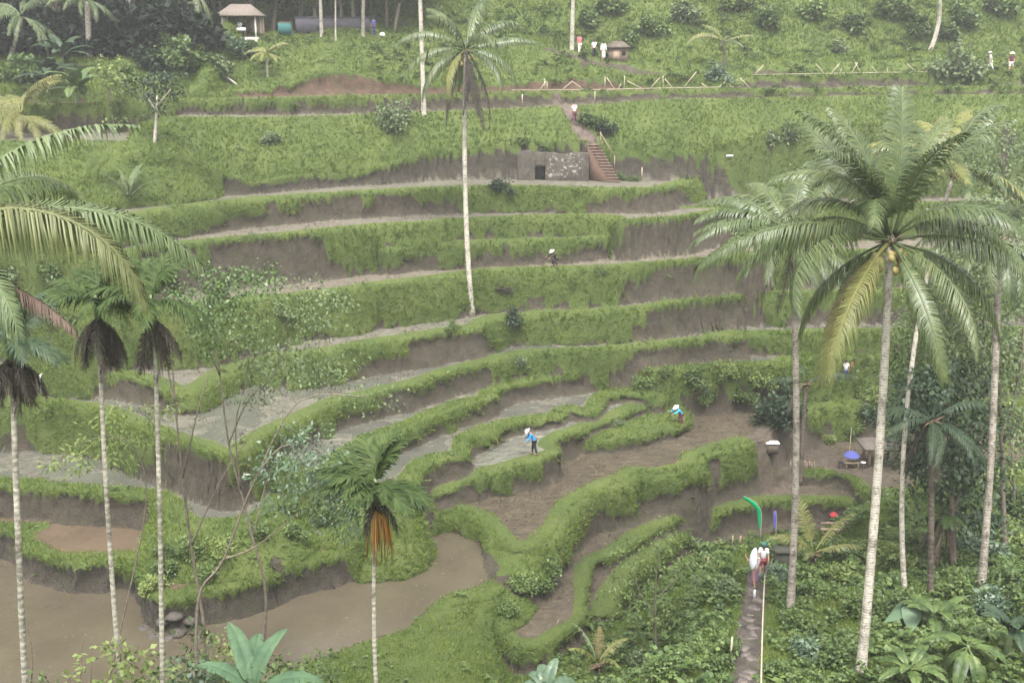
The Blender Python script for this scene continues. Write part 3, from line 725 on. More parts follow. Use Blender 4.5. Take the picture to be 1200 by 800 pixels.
def shrub(label, loc, size=1.0, leafm='weeds', seed=1, group=None, rot=0, cat='shrub', name='shrub', n=12, per=55, ln=.17, wd=.055, tall=.8):
    key = (leafm, seed, n, per, ln, wd, tall, name)
    root = thing(name, label, cat, loc, rot, group, size)
    if key not in TREES:
        rng = np.random.default_rng(seed + 100); mb = MB(); tips = []
        for k in range(n):
            a = rng.uniform(0, 6.28); q = rng.uniform(.1, 1.05) * (.7 + .3 * math.cos(a * 2 + seed)); z = rng.uniform(.15, 1.0) * tall * (1.15 - .6 * q)
            e = np.array([math.cos(a) * q, math.sin(a) * q, z]); tips.append(e); tips.append(e * [.8, .8, .6])
            mb.tube([(0, 0, -.15), e * [.4, .4, .6], e], [.03, .02, .008], 4)
        sm = mb.mesh('stems'); sm.materials.append(M['bark'])
        lm = leaf_mesh('foliage', np.array(tips), per, .36, ln, wd, seed, .8, .15); lm.materials.append(M[leafm])
        TREES[key] = (sm, lm)
    for nm, me in zip(('stems', 'foliage'), TREES[key]):
        o = bpy.data.objects.new(nm, me); COL.objects.link(o); o.parent = root
    return root

def blade_leaf(L, w, elev, droop, seed, tear=.3, shape='banana'):
    """a broad leaf with midrib and torn edges, leaving the stem along +X"""
    rng = np.random.default_rng(seed); m = 15; s = np.linspace(0, 1, m)
    ang = np.radians(elev - droop * s ** 1.3)
    x = np.concatenate([[0], np.cumsum(np.cos(ang[1:]))]) * L / (m - 1); z = np.concatenate([[0], np.cumsum(np.sin(ang[1:]))]) * L / (m - 1)
    pet = .16
    ww = w * np.sin(np.pi * np.clip((s - pet) / (1 - pet), 0, 1) ** .7) ** .6
    C = np.stack([x, 0 * x, z], 1)
    Nn = np.stack([-np.sin(ang), 0 * x, np.cos(ang)], 1)
    mb = MB().tube(C, np.linspace(.035, .006, m), 5)
    for sd in (-1, 1):
        for i in range(m - 1):
            if s[i + 1] <= pet: continue
            lift = .35 + rng.normal(0, .05); cut = rng.random() < tear
            g = .12 * rng.random() if cut else 0
            a, b = C[i], C[i + 1]
            dn = (-.35 * rng.random() if cut else 0)
            e0 = a + (b - a) * g + np.array([0, sd * ww[i], 0]) + Nn[i] * ww[i] * (lift + dn) + [0, 0, -ww[i] * .3]
            e1 = b - (b - a) * g + np.array([0, sd * ww[i + 1], 0]) + Nn[i + 1] * ww[i + 1] * (lift + dn) + [0, 0, -ww[i + 1] * .3]
            mm0 = a + np.array([0, sd * ww[i] * .5, 0]) + Nn[i] * ww[i] * .3; mm1 = b + np.array([0, sd * ww[i + 1] * .5, 0]) + Nn[i + 1] * ww[i + 1] * .3
            mb.add([a, b, mm1, mm0, e1, e0], [[0, 1, 2, 3], [3, 2, 4, 5]])
    return mb

def banana(label, loc, n=7, L=2.0, w=.3, h=1.6, seed=1, leafm='banana', group=None, azs=None, name='banana_plant', elevs=None, cat='banana plant', scale=1):
    rng = random.Random(seed)
    root = thing(name, label, cat, loc, 0, group, scale)
    MB().tube([(0, 0, -.3), (0, 0, h * .5), (.03, 0, h)], [.13, .11, .07], 9).build('stem', M['crownshaft'], root, True)
    for k in range(n):
        az = azs[k] if azs else k * 137.5 + rng.uniform(-15, 15)
        e = elevs[k] if elevs else rng.uniform(25, 75)
        o = blade_leaf(L * rng.uniform(.8, 1.1), w * rng.uniform(.85, 1.1), e, rng.uniform(60, 95), seed * 10 + k).build('leaf', M[leafm], root)
        o.location = (0, 0, h - .05); o.rotation_euler = (0, 0, math.radians(az))
    return root

def taro(label, loc, n=7, size=.5, seed=1, leafm='taro', group=None, h=.8):
    rng = random.Random(seed); root = thing('taro_plant', label, 'plant', loc, 0, group)
    for k in range(n):
        a = k * 2.4 + rng.uniform(-.3, .3); e = rng.uniform(.3, .8); p = np.array([math.cos(a) * e * h * .7, math.sin(a) * e * h * .7, h * rng.uniform(.7, 1.2)])
        MB().tube([(0, 0, -.1), p * [.4, .4, .6], p], [.02, .018, .012], 5).build('stalk', M['crownshaft'], root)
        s = size * rng.uniform(.7, 1.15); d = np.array([math.cos(a), math.sin(a), -.75]); d /= np.linalg.norm(d); sd = np.array([-math.sin(a), math.cos(a), 0]); up_ = np.cross(d, sd) * -1
        out = [(-.35, .28, .03), (-.1, .42, .06), (.25, .36, .08), (.6, .2, .05), (1, 0, -.06)]
        V = [p, *[p + s * (u * d + v * sd + q * up_) for u, v, q in out], *[p + s * (u * d - v * sd + q * up_) for u, v, q in out[:-1][::-1]]]
        V.append(p + s * (.5 * d)); nV = len(V)
        rim = list(range(1, nV - 1))
        F4 = [[0, rim[0], rim[1], nV - 1], [nV - 1, rim[1], rim[2], rim[3]], [nV - 1, rim[3], rim[4], rim[5]], [nV - 1, rim[5], rim[6], rim[7]], [0, nV - 1, rim[7], rim[8]]]
        MB().add(V, F4).build('leaf', M[leafm], root)
    return root
# ------------------------------------------------------------------ palms
def on_ground(p): return np.array([p[0], p[1], float(height(p[0], p[1]))])
PY, PR, PB = ('palm_yellow', 'rachis'), ('palm_rust', 'rachis'), ('palm_brown', 'rachis_dead')
DEAD = ('palm_dead', 'rachis_dead')

b = on_ground(at(1006, 815, 34.2)); t = at(1043, 288, 35.5)
big = [
 dict(az=95, elev=86, droop=24, L=5.0, seed=1), dict(az=140, elev=78, droop=40, L=5.0, seed=2), dict(az=35, elev=74, droop=46, L=4.9, seed=0), dict(az=-60, elev=80, droop=55, L=4.6, seed=1),
 dict(az=178, elev=68, droop=96, L=5.2, seed=0), dict(az=120, elev=60, droop=95, L=5.0, seed=2), dict(az=-115, elev=62, droop=110, L=4.4, seed=0),
 dict(az=180, elev=74, droop=52, L=5.0, seed=1), dict(az=0, elev=72, droop=50, L=5.0, seed=2), dict(az=90, elev=72, droop=40, L=5.0, seed=0), dict(az=210, elev=70, droop=72, L=4.8, seed=2), dict(az=165, elev=52, droop=104, L=4.0, seed=2), dict(az=-30, elev=52, droop=105, L=4.8, seed=0), dict(az=-8, elev=40, droop=100, L=4.2, seed=2), dict(az=190, elev=34, droop=80, L=4.4, seed=1), dict(az=-22, elev=16, droop=70, L=5.0, seed=1),
 dict(az=197, elev=24, droop=72, L=6.4, seed=2, leaf=1.05), dict(az=212, elev=16, droop=84, L=6.4, seed=0, leaf=1.05), dict(az=160, elev=18, droop=80, L=5.4, seed=1),
 dict(az=-48, elev=-12, droop=62, L=5.4, seed=0, leaf=1.05), dict(az=-20, elev=-10, droop=72, L=5.2, seed=2, leaf=1.0), dict(az=-62, elev=-34, droop=48, L=5.0, seed=1, leaf=1.05),
 dict(az=-85, elev=-30, droop=52, L=4.8, seed=2, leaf=1.0), dict(az=226, elev=-16, droop=62, L=5.6, seed=2, leaf=1.0, mats=PY), dict(az=236, elev=-30, droop=52, L=3.9, seed=0, leaf=.9, mats=PR, ragged=.1),
 dict(az=205, elev=-36, droop=48, L=5.0, seed=1, leaf=.9, mats=PY, ragged=.15), dict(az=100, elev=-30, droop=50, L=5, seed=2), dict(az=150, elev=-28, droop=56, L=5, seed=0)]
for f in big: f['leaf'] = 1.22 if f['elev'] < 60 else 1.05; f['bare'] = .17; f.setdefault('hang', .74 if f['elev'] < 50 else .32); f['n'] = 118; f['wid'] = .042
palm('tall coconut palm with a pale ringed trunk and ripening coconuts, nearest on the right', b, t, big, (.165, .125), bend=(.12, 0), nuts=17, seed=3)

b = ground(926, 716); t = at(927, 282, b[1] + 2.0)
palm('coconut palm with the leaning mottled trunk, just left of the tallest fruiting palm', b, t,
     [dict(f, L=4.1, n=56, leaf=.85, hang=.5, wid=.06) for f in ring(23, (-20, 86), 5, droop=76)] + [dict(az=-80, elev=-60, droop=30, L=3.2, n=36, leaf=.7, hang=.7, mats=DEAD), dict(az=200, elev=-50, droop=36, L=3.4, n=36, leaf=.7, hang=.7, mats=DEAD),
      dict(az=185, elev=8, droop=75, L=4.4, n=44, leaf=.8, hang=.5), dict(az=168, elev=25, droop=80, L=4.4, n=44, leaf=.8, hang=.5)], (.15, .11), 'trunk_grey', (.25, 0), nuts=6, seed=5)

b = ground(1063, 697); t = at(1117, 205, b[1] + 3)
palm('slim coconut palm with upright yellow-green young fronds, behind the fruiting palm', b, t,
     [dict(f, L=3.6, n=50, leaf=.75, hang=.35, wid=.06, mats=('palm_yellow', 'rachis') if i % 2 else ('palm', 'rachis')) for i, f in enumerate(ring(20, (0, 84), 8, droop=66))], (.11, .085), 'trunk_pale', (-.9, 0), seed=6)

b = ground(1150, 692); t = at(1170, 285, b[1] + 2)
palm('coconut palm with a straight grey trunk, rightmost of the tall palms', b, t,
     [dict(f, L=3.4, n=48, leaf=.75, hang=.5, wid=.06) for f in ring(17, (-25, 60), 9, droop=82)], (.165, .13), 'trunk_grey', (.15, 0), seed=7)

b = ground(553, 363); t = at(546, 62, b[1] + .6)
mid = [dict(az=178, elev=40, droop=80, L=5.4, seed=0), dict(az=190, elev=14, droop=88, L=5.0, seed=1), dict(az=4, elev=24, droop=36, L=4.6, seed=2), dict(az=-5, elev=4, droop=88, L=4.4, seed=0), dict(az=-20, elev=-8, droop=80, L=4.4, seed=1),
       dict(az=140, elev=60, droop=50, L=4.8, seed=2), dict(az=60, elev=66, droop=44, L=4.8, seed=1), dict(az=20, elev=55, droop=60, L=4.6, seed=0), dict(az=-120, elev=55, droop=60, L=4.2, seed=2), dict(az=100, elev=30, droop=70, L=4.6, seed=1), dict(az=-60, elev=40, droop=80, L=4.2, seed=0),
       dict(az=215, elev=-5, droop=80, L=4.6, seed=0), dict(az=235, elev=-20, droop=65, L=4.4, seed=2, mats=PY), dict(az=90, elev=-10, droop=75, L=4.4, seed=2), dict(az=165, elev=-18, droop=70, L=4.6, seed=1),
       dict(az=-90, elev=-62, droop=26, L=4.6, seed=0, mats=DEAD, hang=.85), dict(az=-150, elev=-68, droop=20, L=5.0, seed=1, mats=DEAD, hang=.85), dict(az=-105, elev=-74, droop=14, L=5.4, seed=2, mats=DEAD, hang=.85), dict(az=-40, elev=-70, droop=18, L=4.2, seed=1, mats=DEAD, hang=.85), dict(az=-20, elev=-55, droop=34, L=5.2, seed=0, mats=DEAD, hang=.8, ragged=.4)]
for f in mid: f.setdefault('leaf', 1.1); f.setdefault('hang', .72); f['droop'] *= 1.1; f['n'] = 60; f['wid'] = .075
palm('lone coconut palm with a skirt of dead fronds, standing mid-slope on the terraces', b, t, mid, (.19, .125), 'trunk_pale', (-.25, 0), nuts=8, seed=8)

# the palm whose fronds reach in from the left
t = at(-112, 326, 17.5); b = on_ground((t[0] - .5, t[1] - .6))
PG, PO = ('pale_leaf', 'rachis'), ('palm_olive', 'rachis')
left = [dict(az=-4, elev=44, droop=122, L=4.5, seed=0, leaf=1.2, mats=PO, hang=.88, ragged=.06), dict(az=10, elev=36, droop=88, L=4.9, seed=1, leaf=1.15, hang=.86, ragged=.06, mats=PG), dict(az=30, elev=56, droop=64, L=4.3, seed=2, leaf=.7, hang=.7, ragged=.72, mats=PG), dict(az=-30, elev=30, droop=100, L=3.4, seed=2, leaf=1.05, hang=.88, mats=PG),
        dict(az=2, elev=2, droop=52, L=3.1, seed=0, leaf=.55, mats=PB, hang=.85, ragged=.3), dict(az=70, elev=45, droop=80, L=4.2, seed=1), dict(az=120, elev=50, droop=80, L=4.6, seed=0), dict(az=170, elev=40, droop=80, L=4.6, seed=2), dict(az=220, elev=30, droop=70, L=4.6, seed=1), dict(az=270, elev=50, droop=80, L=4.4, seed=0), dict(az=315, elev=40, droop=95, L=3.2, seed=2)]
for f in left: f.setdefault('leaf', .9); f.setdefault('hang', .6); f['n'] = 120; f['wid'] = .03
palm('coconut palm whose arching yellow-green fronds hang in from the left edge', b, t, left, (.17, .13), 'trunk_grey', seed=9)

# areca palms on the near bank
def areca_at(label, crown, foot, Y, **kw):
    tp = at(*crown, Y); bt = at(*foot, Y); k = 1.25
    e = tp + (bt - tp) * k
    areca(label, on_ground((e[0], Y)), tp, **kw)
areca_at('areca palm with near-black drooping crown at the left edge of the view', (11, 398), (28, 800), 26, fr='dark_leaf', scale=.72, skl=1.6, skn=16, shaft='crownshaft', r=(.085, .07))
areca_at('areca palm with a wide dark dead skirt, left of the pair below the arching fronds', (113, 352), (142, 775), 29, scale=.8, skl=1.6, skn=18, n=10)
areca_at('areca palm with a narrow dead skirt, right of the pair below the arching fronds', (178, 352), (191, 800), 29, scale=.88, skl=1.5, skn=9, n=11)
areca_at('short-crowned palm with hanging orange flower stalks above the brown pond', (440, 566), (444, 800), 30, fr='areca', scale=.84, skn=5, skl=1.3, n=24, orange=True, fkw=dict(droop=56, hang=.18, leaf=.62, wid=.085), r=(.07, .06), name='flowering_palm', shaft='crownshaft')

# dark palms under the trees on the right
b = ground(1092, 700); t = at(1092, 497, b[1] + 1)
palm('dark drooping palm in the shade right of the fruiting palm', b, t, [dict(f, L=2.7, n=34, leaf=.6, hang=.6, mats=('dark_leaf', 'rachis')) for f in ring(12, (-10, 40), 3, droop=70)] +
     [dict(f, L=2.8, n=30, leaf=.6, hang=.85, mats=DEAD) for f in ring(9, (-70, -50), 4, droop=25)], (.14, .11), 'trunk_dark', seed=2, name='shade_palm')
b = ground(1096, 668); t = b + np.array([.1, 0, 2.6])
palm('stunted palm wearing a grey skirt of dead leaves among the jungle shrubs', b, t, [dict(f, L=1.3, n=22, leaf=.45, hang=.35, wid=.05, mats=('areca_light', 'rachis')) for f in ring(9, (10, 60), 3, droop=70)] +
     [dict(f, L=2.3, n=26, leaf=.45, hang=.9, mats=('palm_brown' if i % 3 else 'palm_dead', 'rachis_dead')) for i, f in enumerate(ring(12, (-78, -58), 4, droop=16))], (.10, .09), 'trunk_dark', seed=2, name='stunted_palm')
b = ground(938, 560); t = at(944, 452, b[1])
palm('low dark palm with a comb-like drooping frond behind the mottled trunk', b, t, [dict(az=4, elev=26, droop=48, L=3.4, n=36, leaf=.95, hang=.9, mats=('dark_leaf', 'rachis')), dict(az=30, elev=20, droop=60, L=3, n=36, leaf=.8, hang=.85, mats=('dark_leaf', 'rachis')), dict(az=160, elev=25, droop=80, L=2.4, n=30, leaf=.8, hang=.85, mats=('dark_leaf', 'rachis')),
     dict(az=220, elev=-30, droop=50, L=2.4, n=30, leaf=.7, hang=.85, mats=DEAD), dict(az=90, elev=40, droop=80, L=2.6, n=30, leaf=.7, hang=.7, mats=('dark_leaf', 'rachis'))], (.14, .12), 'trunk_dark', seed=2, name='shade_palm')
b = ground(952, 664); t = b + np.array([0, 0, .5])
palm('young coconut palm with light yellow-green fronds at the edge of the jungle', b, t, [dict(az=20, elev=52, droop=40, L=2.9, n=34, leaf=.6, hang=.35, mats=PY), dict(az=100, elev=76, droop=30, L=2.6, n=34, leaf=.6, hang=.25, mats=PY), dict(az=-10, elev=30, droop=40, L=2.2, n=30, leaf=.6, hang=.4, mats=PY), dict(az=170, elev=60, droop=60, L=2.4, n=30, leaf=.55, hang=.4, mats=PY), dict(az=240, elev=45, droop=70, L=1.8, n=26, leaf=.5, hang=.4, mats=('palm', 'rachis'))],
     (.10, .09), 'trunk_dark', seed=2, name='young_palm')
b = ground(700, 790); t = b + np.array([0, 0, .35])
palm('small palm with a dry yellow frond by the lowest plots', b, t, [dict(az=125, elev=62, droop=62, L=2.2, n=24, leaf=.25, hang=.5, mats=('pale_leaf', 'rachis'), ragged=.5), dict(az=20, elev=55, droop=60, L=1.6, n=26, leaf=.45, hang=.4, mats=PY), dict(az=300, elev=50, droop=70, L=1.5, n=26, leaf=.4, hang=.4, mats=PY), dict(az=200, elev=60, droop=60, L=1.4, n=26, leaf=.4, hang=.4, mats=PY), dict(az=70, elev=70, droop=50, L=1.5, n=26, leaf=.4, hang=.4, mats=PR)], (.09, .08), 'trunk_dark', seed=2, name='young_palm')

# palms along the top of the hill: (label, foot px, top px, Y offset, fronds, trunk radii, material)
def far_palm(label, foot, top, n=12, el=(-15, 70), L=4, leafm='palm', r=(.2, .15), tm_='trunk_grey', nm='coconut_palm', seed=1, dy=0, leaf=.85, hang=.55, droop=75, bend=(0, 0), nn_=30):
    b = ground(*foot); t = at(*top, b[1] + dy)
    palm(label, b, t, [dict(f, L=L, n=nn_, leaf=leaf, hang=hang, wid=.07, mats=(leafm, 'rachis')) for f in ring(n, el, seed, droop=droop)], r, tm_, bend, seed=seed, name=nm, fibre=False)
far_palm('slender pale-trunked palm just left of the lone mid-slope palm, atop the grass bank', (497, 134), (490, -70), r=(.19, .14), tm_='trunk_pale', L=3.6, seed=2)
far_palm('broad-crowned palm in front of the dark wood, upper left', (105, 67), (102, 2), L=3.2, n=13, seed=3, r=(.26, .2), hang=.7)
far_palm('leaning bare-trunked palm at the mouth of the dark wood', (168, 53), (138, -40), L=3.4, seed=4, r=(.2, .15), tm_='trunk_pale')
far_palm('droopy palm beside the open pavilion', (236, 62), (228, -8), L=4.2, n=15, el=(-50, 55), seed=5, r=(.22, .2), leafm='palm', hang=.7)
far_palm('grey-green palm in the upper left corner', (8, 70), (25, 22), L=4, n=14, seed=6, leafm='pale_leaf', hang=.6)
far_palm('bushy yellow-green palm at the left edge of the bank top', (18, 160), (25, 138), L=3.7, n=26, el=(-10, 84), seed=7, leafm='palm_yellow', r=(.2, .18), nm='young_palm', hang=.45)
far_palm('small yellow-flowered palm on the grass below the pavilion', (313, 90), (313, 66), L=1.8, n=9, el=(0, 60), seed=8, leafm='palm_yellow', r=(.1, .08), nm='young_palm', leaf=.5)
far_palm('straight palm behind the long low wall, left of three bare trunks', (377, 43), (374, -40), L=3.6, seed=9, tm_='trunk_pale', r=(.17, .13))
far_palm('thin straight palm at the middle of three bare trunks by the low wall', (393, 48), (393, -35), L=3, seed=1, tm_='trunk_pale', r=(.08, .06))
far_palm('straight palm at the right of three bare trunks by the low wall', (425, 43), (426, -42), L=3.6, seed=2, tm_='trunk_grey', r=(.18, .14))
far_palm('palm with a tall grey trunk beside the red-shirted walker', (670, 58), (673, -55), L=3.8, seed=3, tm_='trunk_pale', r=(.2, .15))
far_palm('curved leaning palm on the steep slope, upper right', (1086, 62), (1096, -30), L=3.8, seed=4, tm_='trunk_pale', r=(.22, .15), bend=(.8, 0))
b = ground(851, 80); t = at(848, 52, b[1])
palm('small palm with an arched golden frond above the bamboo fence', b, t, [dict(az=178, elev=40, droop=105, L=3.7, n=34, leaf=.8, hang=.8, wid=.08, mats=PY), dict(az=150, elev=62, droop=60, L=2.5, n=30, leaf=.6, hang=.4, wid=.06, mats=PY), dict(az=5, elev=26, droop=30, L=2.6, n=30, leaf=.5, hang=.4, wid=.07, mats=PY), dict(az=60, elev=40, droop=80, L=2.2, n=26, leaf=.5, hang=.6, wid=.07), dict(az=260, elev=20, droop=80, L=1.8, n=26, leaf=.5, hang=.7, wid=.07, mats=DEAD), dict(az=320, elev=15, droop=60, L=1.8, n=26, leaf=.5, hang=.7, wid=.07)], (.13, .11), 'trunk_dark', seed=2, name='young_palm', fibre=False)

# ------------------------------------------------------------------ trees whose limbs can be followed in the view
def limbed(name, label, cat, Y, foot, limbs, clumps, leafm='weeds', barkm='bark', ln=.16, wd=.045, per=10, r=.07, group=None, flat=.5, droop=.5, depth=.8, seed=1, base=None):
    """limbs and leaf clumps surveyed at distance Y, spread in depth"""
    rng = np.random.default_rng(seed)
    b = on_ground(at(*foot, Y)) if base is None else base
    root = thing(name, label, cat, b, 0, group)
    ppm = F / np.linalg.norm(at(*foot, Y))
    mb = MB()
    for i, l in enumerate(limbs):
        P = catmull([at(p[0], p[1], Y + (0 if i == 0 else rng.normal(0, depth * .5) * k / max(1, len(l) - 1))) for k, p in enumerate(l)], 4) - b
        r0 = r if i == 0 else r * .55
        mb.tube(P, np.linspace(r0, r0 * .35, len(P)), 6)
    mb.build('trunk', M[barkm], root, True)
    Vs, Qs, n0 = [], [], 0
    for (px, py, rw, rh) in clumps:
        n = int(per * rw * rh / 60) + 8
        g = unit(rng.normal(size=(n, 3))) * rng.random((n, 1)) ** .45
        c = at(px, py, Y + rng.normal(0, depth)) - b
        sub = rng.normal(size=(max(3, n // 14), 3)) * .5      # twigs inside the clump
        g = g * .55 + sub[rng.integers(0, len(sub), n)]
        P = c + g * np.array([rw / ppm, max(rw, rh) / ppm * .9, rh / ppm])
        D = unit(g * .7 + rng.normal(size=(n, 3)) * .5 + np.array([0, 0, -droop]))
        V, Q = leaf_quads(P, D, ln * rng.uniform(.6, 1.35, n), wd * rng.uniform(.7, 1.2, n), rng)
        Vs.append(V); Qs.append(Q + n0); n0 += len(V)
    link('crown', mesh_np('crown', np.vstack(Vs), [np.vstack(Qs)]), M[leafm], root)
    return root

limbed('sapling', 'thin sapling with feathery leaf sprays behind the two paired areca palms', 'tree', 33, (236, 830),
       [[(236, 830), (240, 745), (224, 640), (214, 560), (205, 470), (200, 400)], [(214, 560), (232, 480), (248, 430)], [(224, 640), (260, 560), (300, 500)], [(205, 470), (196, 430), (188, 380)]],
       [(268, 322, 36, 12), (232, 345, 26, 16), (262, 362, 40, 22), (286, 345, 24, 16), (240, 395, 16, 20), (205, 350, 18, 12), (300, 318, 26, 9), (222, 310, 18, 10)], leafm='areca_light', per=38, ln=.13, wd=.04, seed=3, r=.06)
limbed('sapling', 'forked sapling with drooping leaf sprays in front of the left-hand plots', 'tree', 34, (300, 830),
       [[(300, 830), (312, 705), (296, 630), (282, 575), (268, 520), (258, 440), (252, 380)], [(282, 575), (276, 500), (288, 450), (297, 415)], [(268, 520), (290, 470), (320, 440), (340, 395)], [(296, 630), (312, 565), (330, 520)], [(258, 440), (240, 400)]],
       [(345, 350, 42, 14), (385, 352, 26, 14), (370, 372, 34, 12), (318, 330, 20, 10), (300, 420, 34, 14), (330, 440, 44, 16), (360, 425, 40, 14), (300, 458, 30, 12), (395, 440, 30, 10), (345, 400, 50, 12), (285, 392, 24, 14), (420, 470, 34, 10)], leafm='pale_leaf', per=26, ln=.13, wd=.04, seed=5, r=.055)
limbed('sapling', 'bluish-leaved sapling spreading over the grass bank, left of the orange-stalked palm', 'tree', 31, (232, 830),
       [[(232, 830), (230, 740), (236, 690), (262, 655), (300, 560), (340, 520), (400, 540)], [(300, 560), (350, 470), (430, 465)], [(262, 655), (300, 640), (350, 600)], [(340, 520), (380, 575), (420, 590)]],
       [(350, 560, 36, 18), (392, 560, 40, 22), (425, 575, 30, 26), (372, 530, 36, 16), (336, 590, 24, 12), (352, 510, 20, 12), (405, 610, 26, 20), (330, 545, 24, 16), (415, 548, 30, 14)], leafm='blue_leaf', per=34, ln=.15, wd=.036, seed=7, r=.06)
limbed('bamboo_clump', 'light green feathery sprays hanging over the left-hand plots', 'bamboo', 31, (120, 830),
       [[(120, 830), (150, 700), (170, 600), (165, 540), (130, 510), (85, 525)], [(165, 540), (180, 500), (160, 480)]],
       [(150, 492, 36, 10), (120, 510, 40, 13), (85, 530, 26, 12), (170, 505, 26, 14), (140, 530, 34, 12), (100, 545, 20, 8), (62, 545, 12, 8), (180, 480, 24, 10)], leafm='lime_leaf', per=20, ln=.18, wd=.035, seed=9, r=.03)
limbed('sapling', 'bushy light green sapling at the foot of the terraces, left of the stone path', 'tree', 45.5, (770, 770),
       [[(770, 770), (768, 720), (770, 660), (772, 630)], [(768, 720), (748, 690), (742, 650)], [(770, 700), (800, 670), (815, 650)]],
       [(765, 640, 30, 14), (735, 660, 26, 16), (795, 655, 26, 16), (750, 690, 30, 18), (800, 690, 34, 18), (770, 715, 44, 16), (720, 690, 22, 12), (812, 722, 30, 14), (772, 622, 20, 8)], leafm='weeds', per=22, ln=.17, wd=.055, seed=11, r=.05, depth=.6)

b = ground(181, 168)
limbed('tree', 'slim tree with a dark round crown and pale stem on the grass bank', 'tree', b[1], (181, 168),
       [[(181, 170), (183, 140), (184, 112)], [(183, 130), (170, 110)], [(184, 125), (200, 105)]],
       [(183, 100, 20, 14), (170, 108, 14, 12), (200, 108, 16, 13), (186, 122, 14, 14), (205, 95, 12, 9), (172, 92, 14, 9), (192, 85, 14, 7)], leafm='dark_leaf', barkm='bark_pale', per=38, ln=.24, wd=.09, r=.13, depth=.8, base=b, seed=2)
b = ground(133, 150)
limbed('tree', 'thin tree with a bright lime crown beside the banana clump', 'tree', b[1], (133, 150),
       [[(133, 150), (130, 120), (127, 88)]], [(127, 82, 12, 10), (121, 76, 8, 7), (134, 76, 7, 7), (127, 92, 10, 6), (134, 128, 6, 16), (128, 140, 9, 12), (138, 110, 4, 10)], leafm='lime_leaf', per=50, ln=.26, wd=.12, r=.07, depth=.4, base=b, seed=3)

# wood on the right: trees between and behind the palms
limbed('tree', 'loose pale green tree filling the right edge behind the grey-trunked palm', 'tree', 50, (1180, 690),
       [[(1180, 690), (1176, 600), (1172, 480), (1165, 380), (1168, 320)], [(1172, 480), (1140, 400), (1120, 350)], [(1176, 520), (1196, 430), (1200, 380)]],
       [(1150, 330, 36, 26), (1185, 350, 32, 28), (1120, 370, 30, 26), (1160, 395, 40, 30), (1195, 410, 28, 28), (1130, 430, 36, 24), (1175, 450, 36, 26), (1150, 300, 26, 16), (1195, 320, 22, 20), (1190, 500, 24, 22), (1140, 475, 28, 18), (1105, 330, 18, 18)], leafm='pale_leaf', per=36, ln=.22, wd=.075, r=.14, depth=1.6, seed=4)
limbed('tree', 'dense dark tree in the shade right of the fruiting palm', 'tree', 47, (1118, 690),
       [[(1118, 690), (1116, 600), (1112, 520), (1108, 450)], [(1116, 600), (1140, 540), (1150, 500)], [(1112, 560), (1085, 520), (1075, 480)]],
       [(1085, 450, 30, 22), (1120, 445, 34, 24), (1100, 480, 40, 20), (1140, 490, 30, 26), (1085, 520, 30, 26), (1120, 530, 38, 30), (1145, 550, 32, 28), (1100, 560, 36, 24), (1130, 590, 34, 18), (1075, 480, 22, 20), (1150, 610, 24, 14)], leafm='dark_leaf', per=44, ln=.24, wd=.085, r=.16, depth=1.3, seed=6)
limbed('tree', 'mid-green leafy tree behind the crown of the fruiting palm', 'tree', 55, (1060, 560),
       [[(1060, 560), (1062, 480), (1066, 400)], [(1062, 480), (1040, 430)]],
       [(1060, 420, 30, 22), (1085, 400, 28, 22), (1040, 440, 24, 18), (1100, 420, 22, 18), (1075, 375, 24, 18), (1070, 455, 26, 16), (1110, 385, 22, 18)], leafm='weeds', per=40, ln=.2, wd=.07, r=.12, depth=1.2, seed=8)
limbed('tree', 'light sprawling tree on the upper bank at the right edge', 'tree', 70, (1180, 260),
       [[(1180, 280), (1178, 230), (1172, 180)], [(1178, 230), (1150, 200)]],
       [(1150, 160, 30, 16), (1185, 165, 26, 18), (1165, 190, 36, 18), (1190, 205, 22, 18), (1140, 190, 24, 14), (1170, 225, 32, 16), (1192, 245, 18, 14), (1145, 240, 22, 12)], leafm='pale_leaf', per=30, ln=.28, wd=.09, r=.12, depth=1.2, seed=10)
limbed('tree', 'grey-green tree on the shoulder of the hill left of the palm crowns', 'tree', 66, (905, 330),
       [[(905, 340), (903, 290), (900, 250)], [(903, 290), (880, 262)]],
       [(880, 250, 26, 14), (905, 235, 28, 16), (925, 215, 26, 16), (870, 275, 20, 12), (905, 275, 30, 14), (945, 240, 22, 16)], leafm='weeds', per=32, ln=.22, wd=.08, r=.1, depth=1, seed=12)

limbed('tree', 'shaggy mid-green tree between the grey-trunked palm and the slim palm', 'tree', 53, (1120, 640),
       [[(1120, 640), (1118, 540), (1112, 440), (1108, 360)], [(1118, 520), (1090, 450)], [(1112, 470), (1140, 400)]],
       [(1095, 345, 30, 20), (1125, 350, 30, 22), (1085, 375, 24, 18), (1110, 390, 36, 22), (1145, 385, 28, 22), (1090, 420, 28, 20), (1130, 420, 30, 20), (1060, 480, 24, 20), (1100, 310, 24, 16)], leafm='weeds', per=36, ln=.2, wd=.07, r=.13, depth=1.4, seed=14)
limbed('tree', 'feathery pale tree between the upper bank and the rightmost palm crown', 'tree', 60, (1150, 420),
       [[(1150, 420), (1152, 330), (1150, 250)], [(1152, 330), (1180, 280)], [(1150, 300), (1120, 260)]],
       [(1150, 250, 34, 18), (1185, 265, 26, 18), (1120, 265, 28, 16), (1165, 290, 34, 18), (1195, 300, 20, 18), (1140, 310, 30, 16), (1105, 295, 20, 14), (1175, 235, 24, 12)], leafm='pale_leaf', per=30, ln=.22, wd=.075, r=.11, depth=1.3, seed=21)
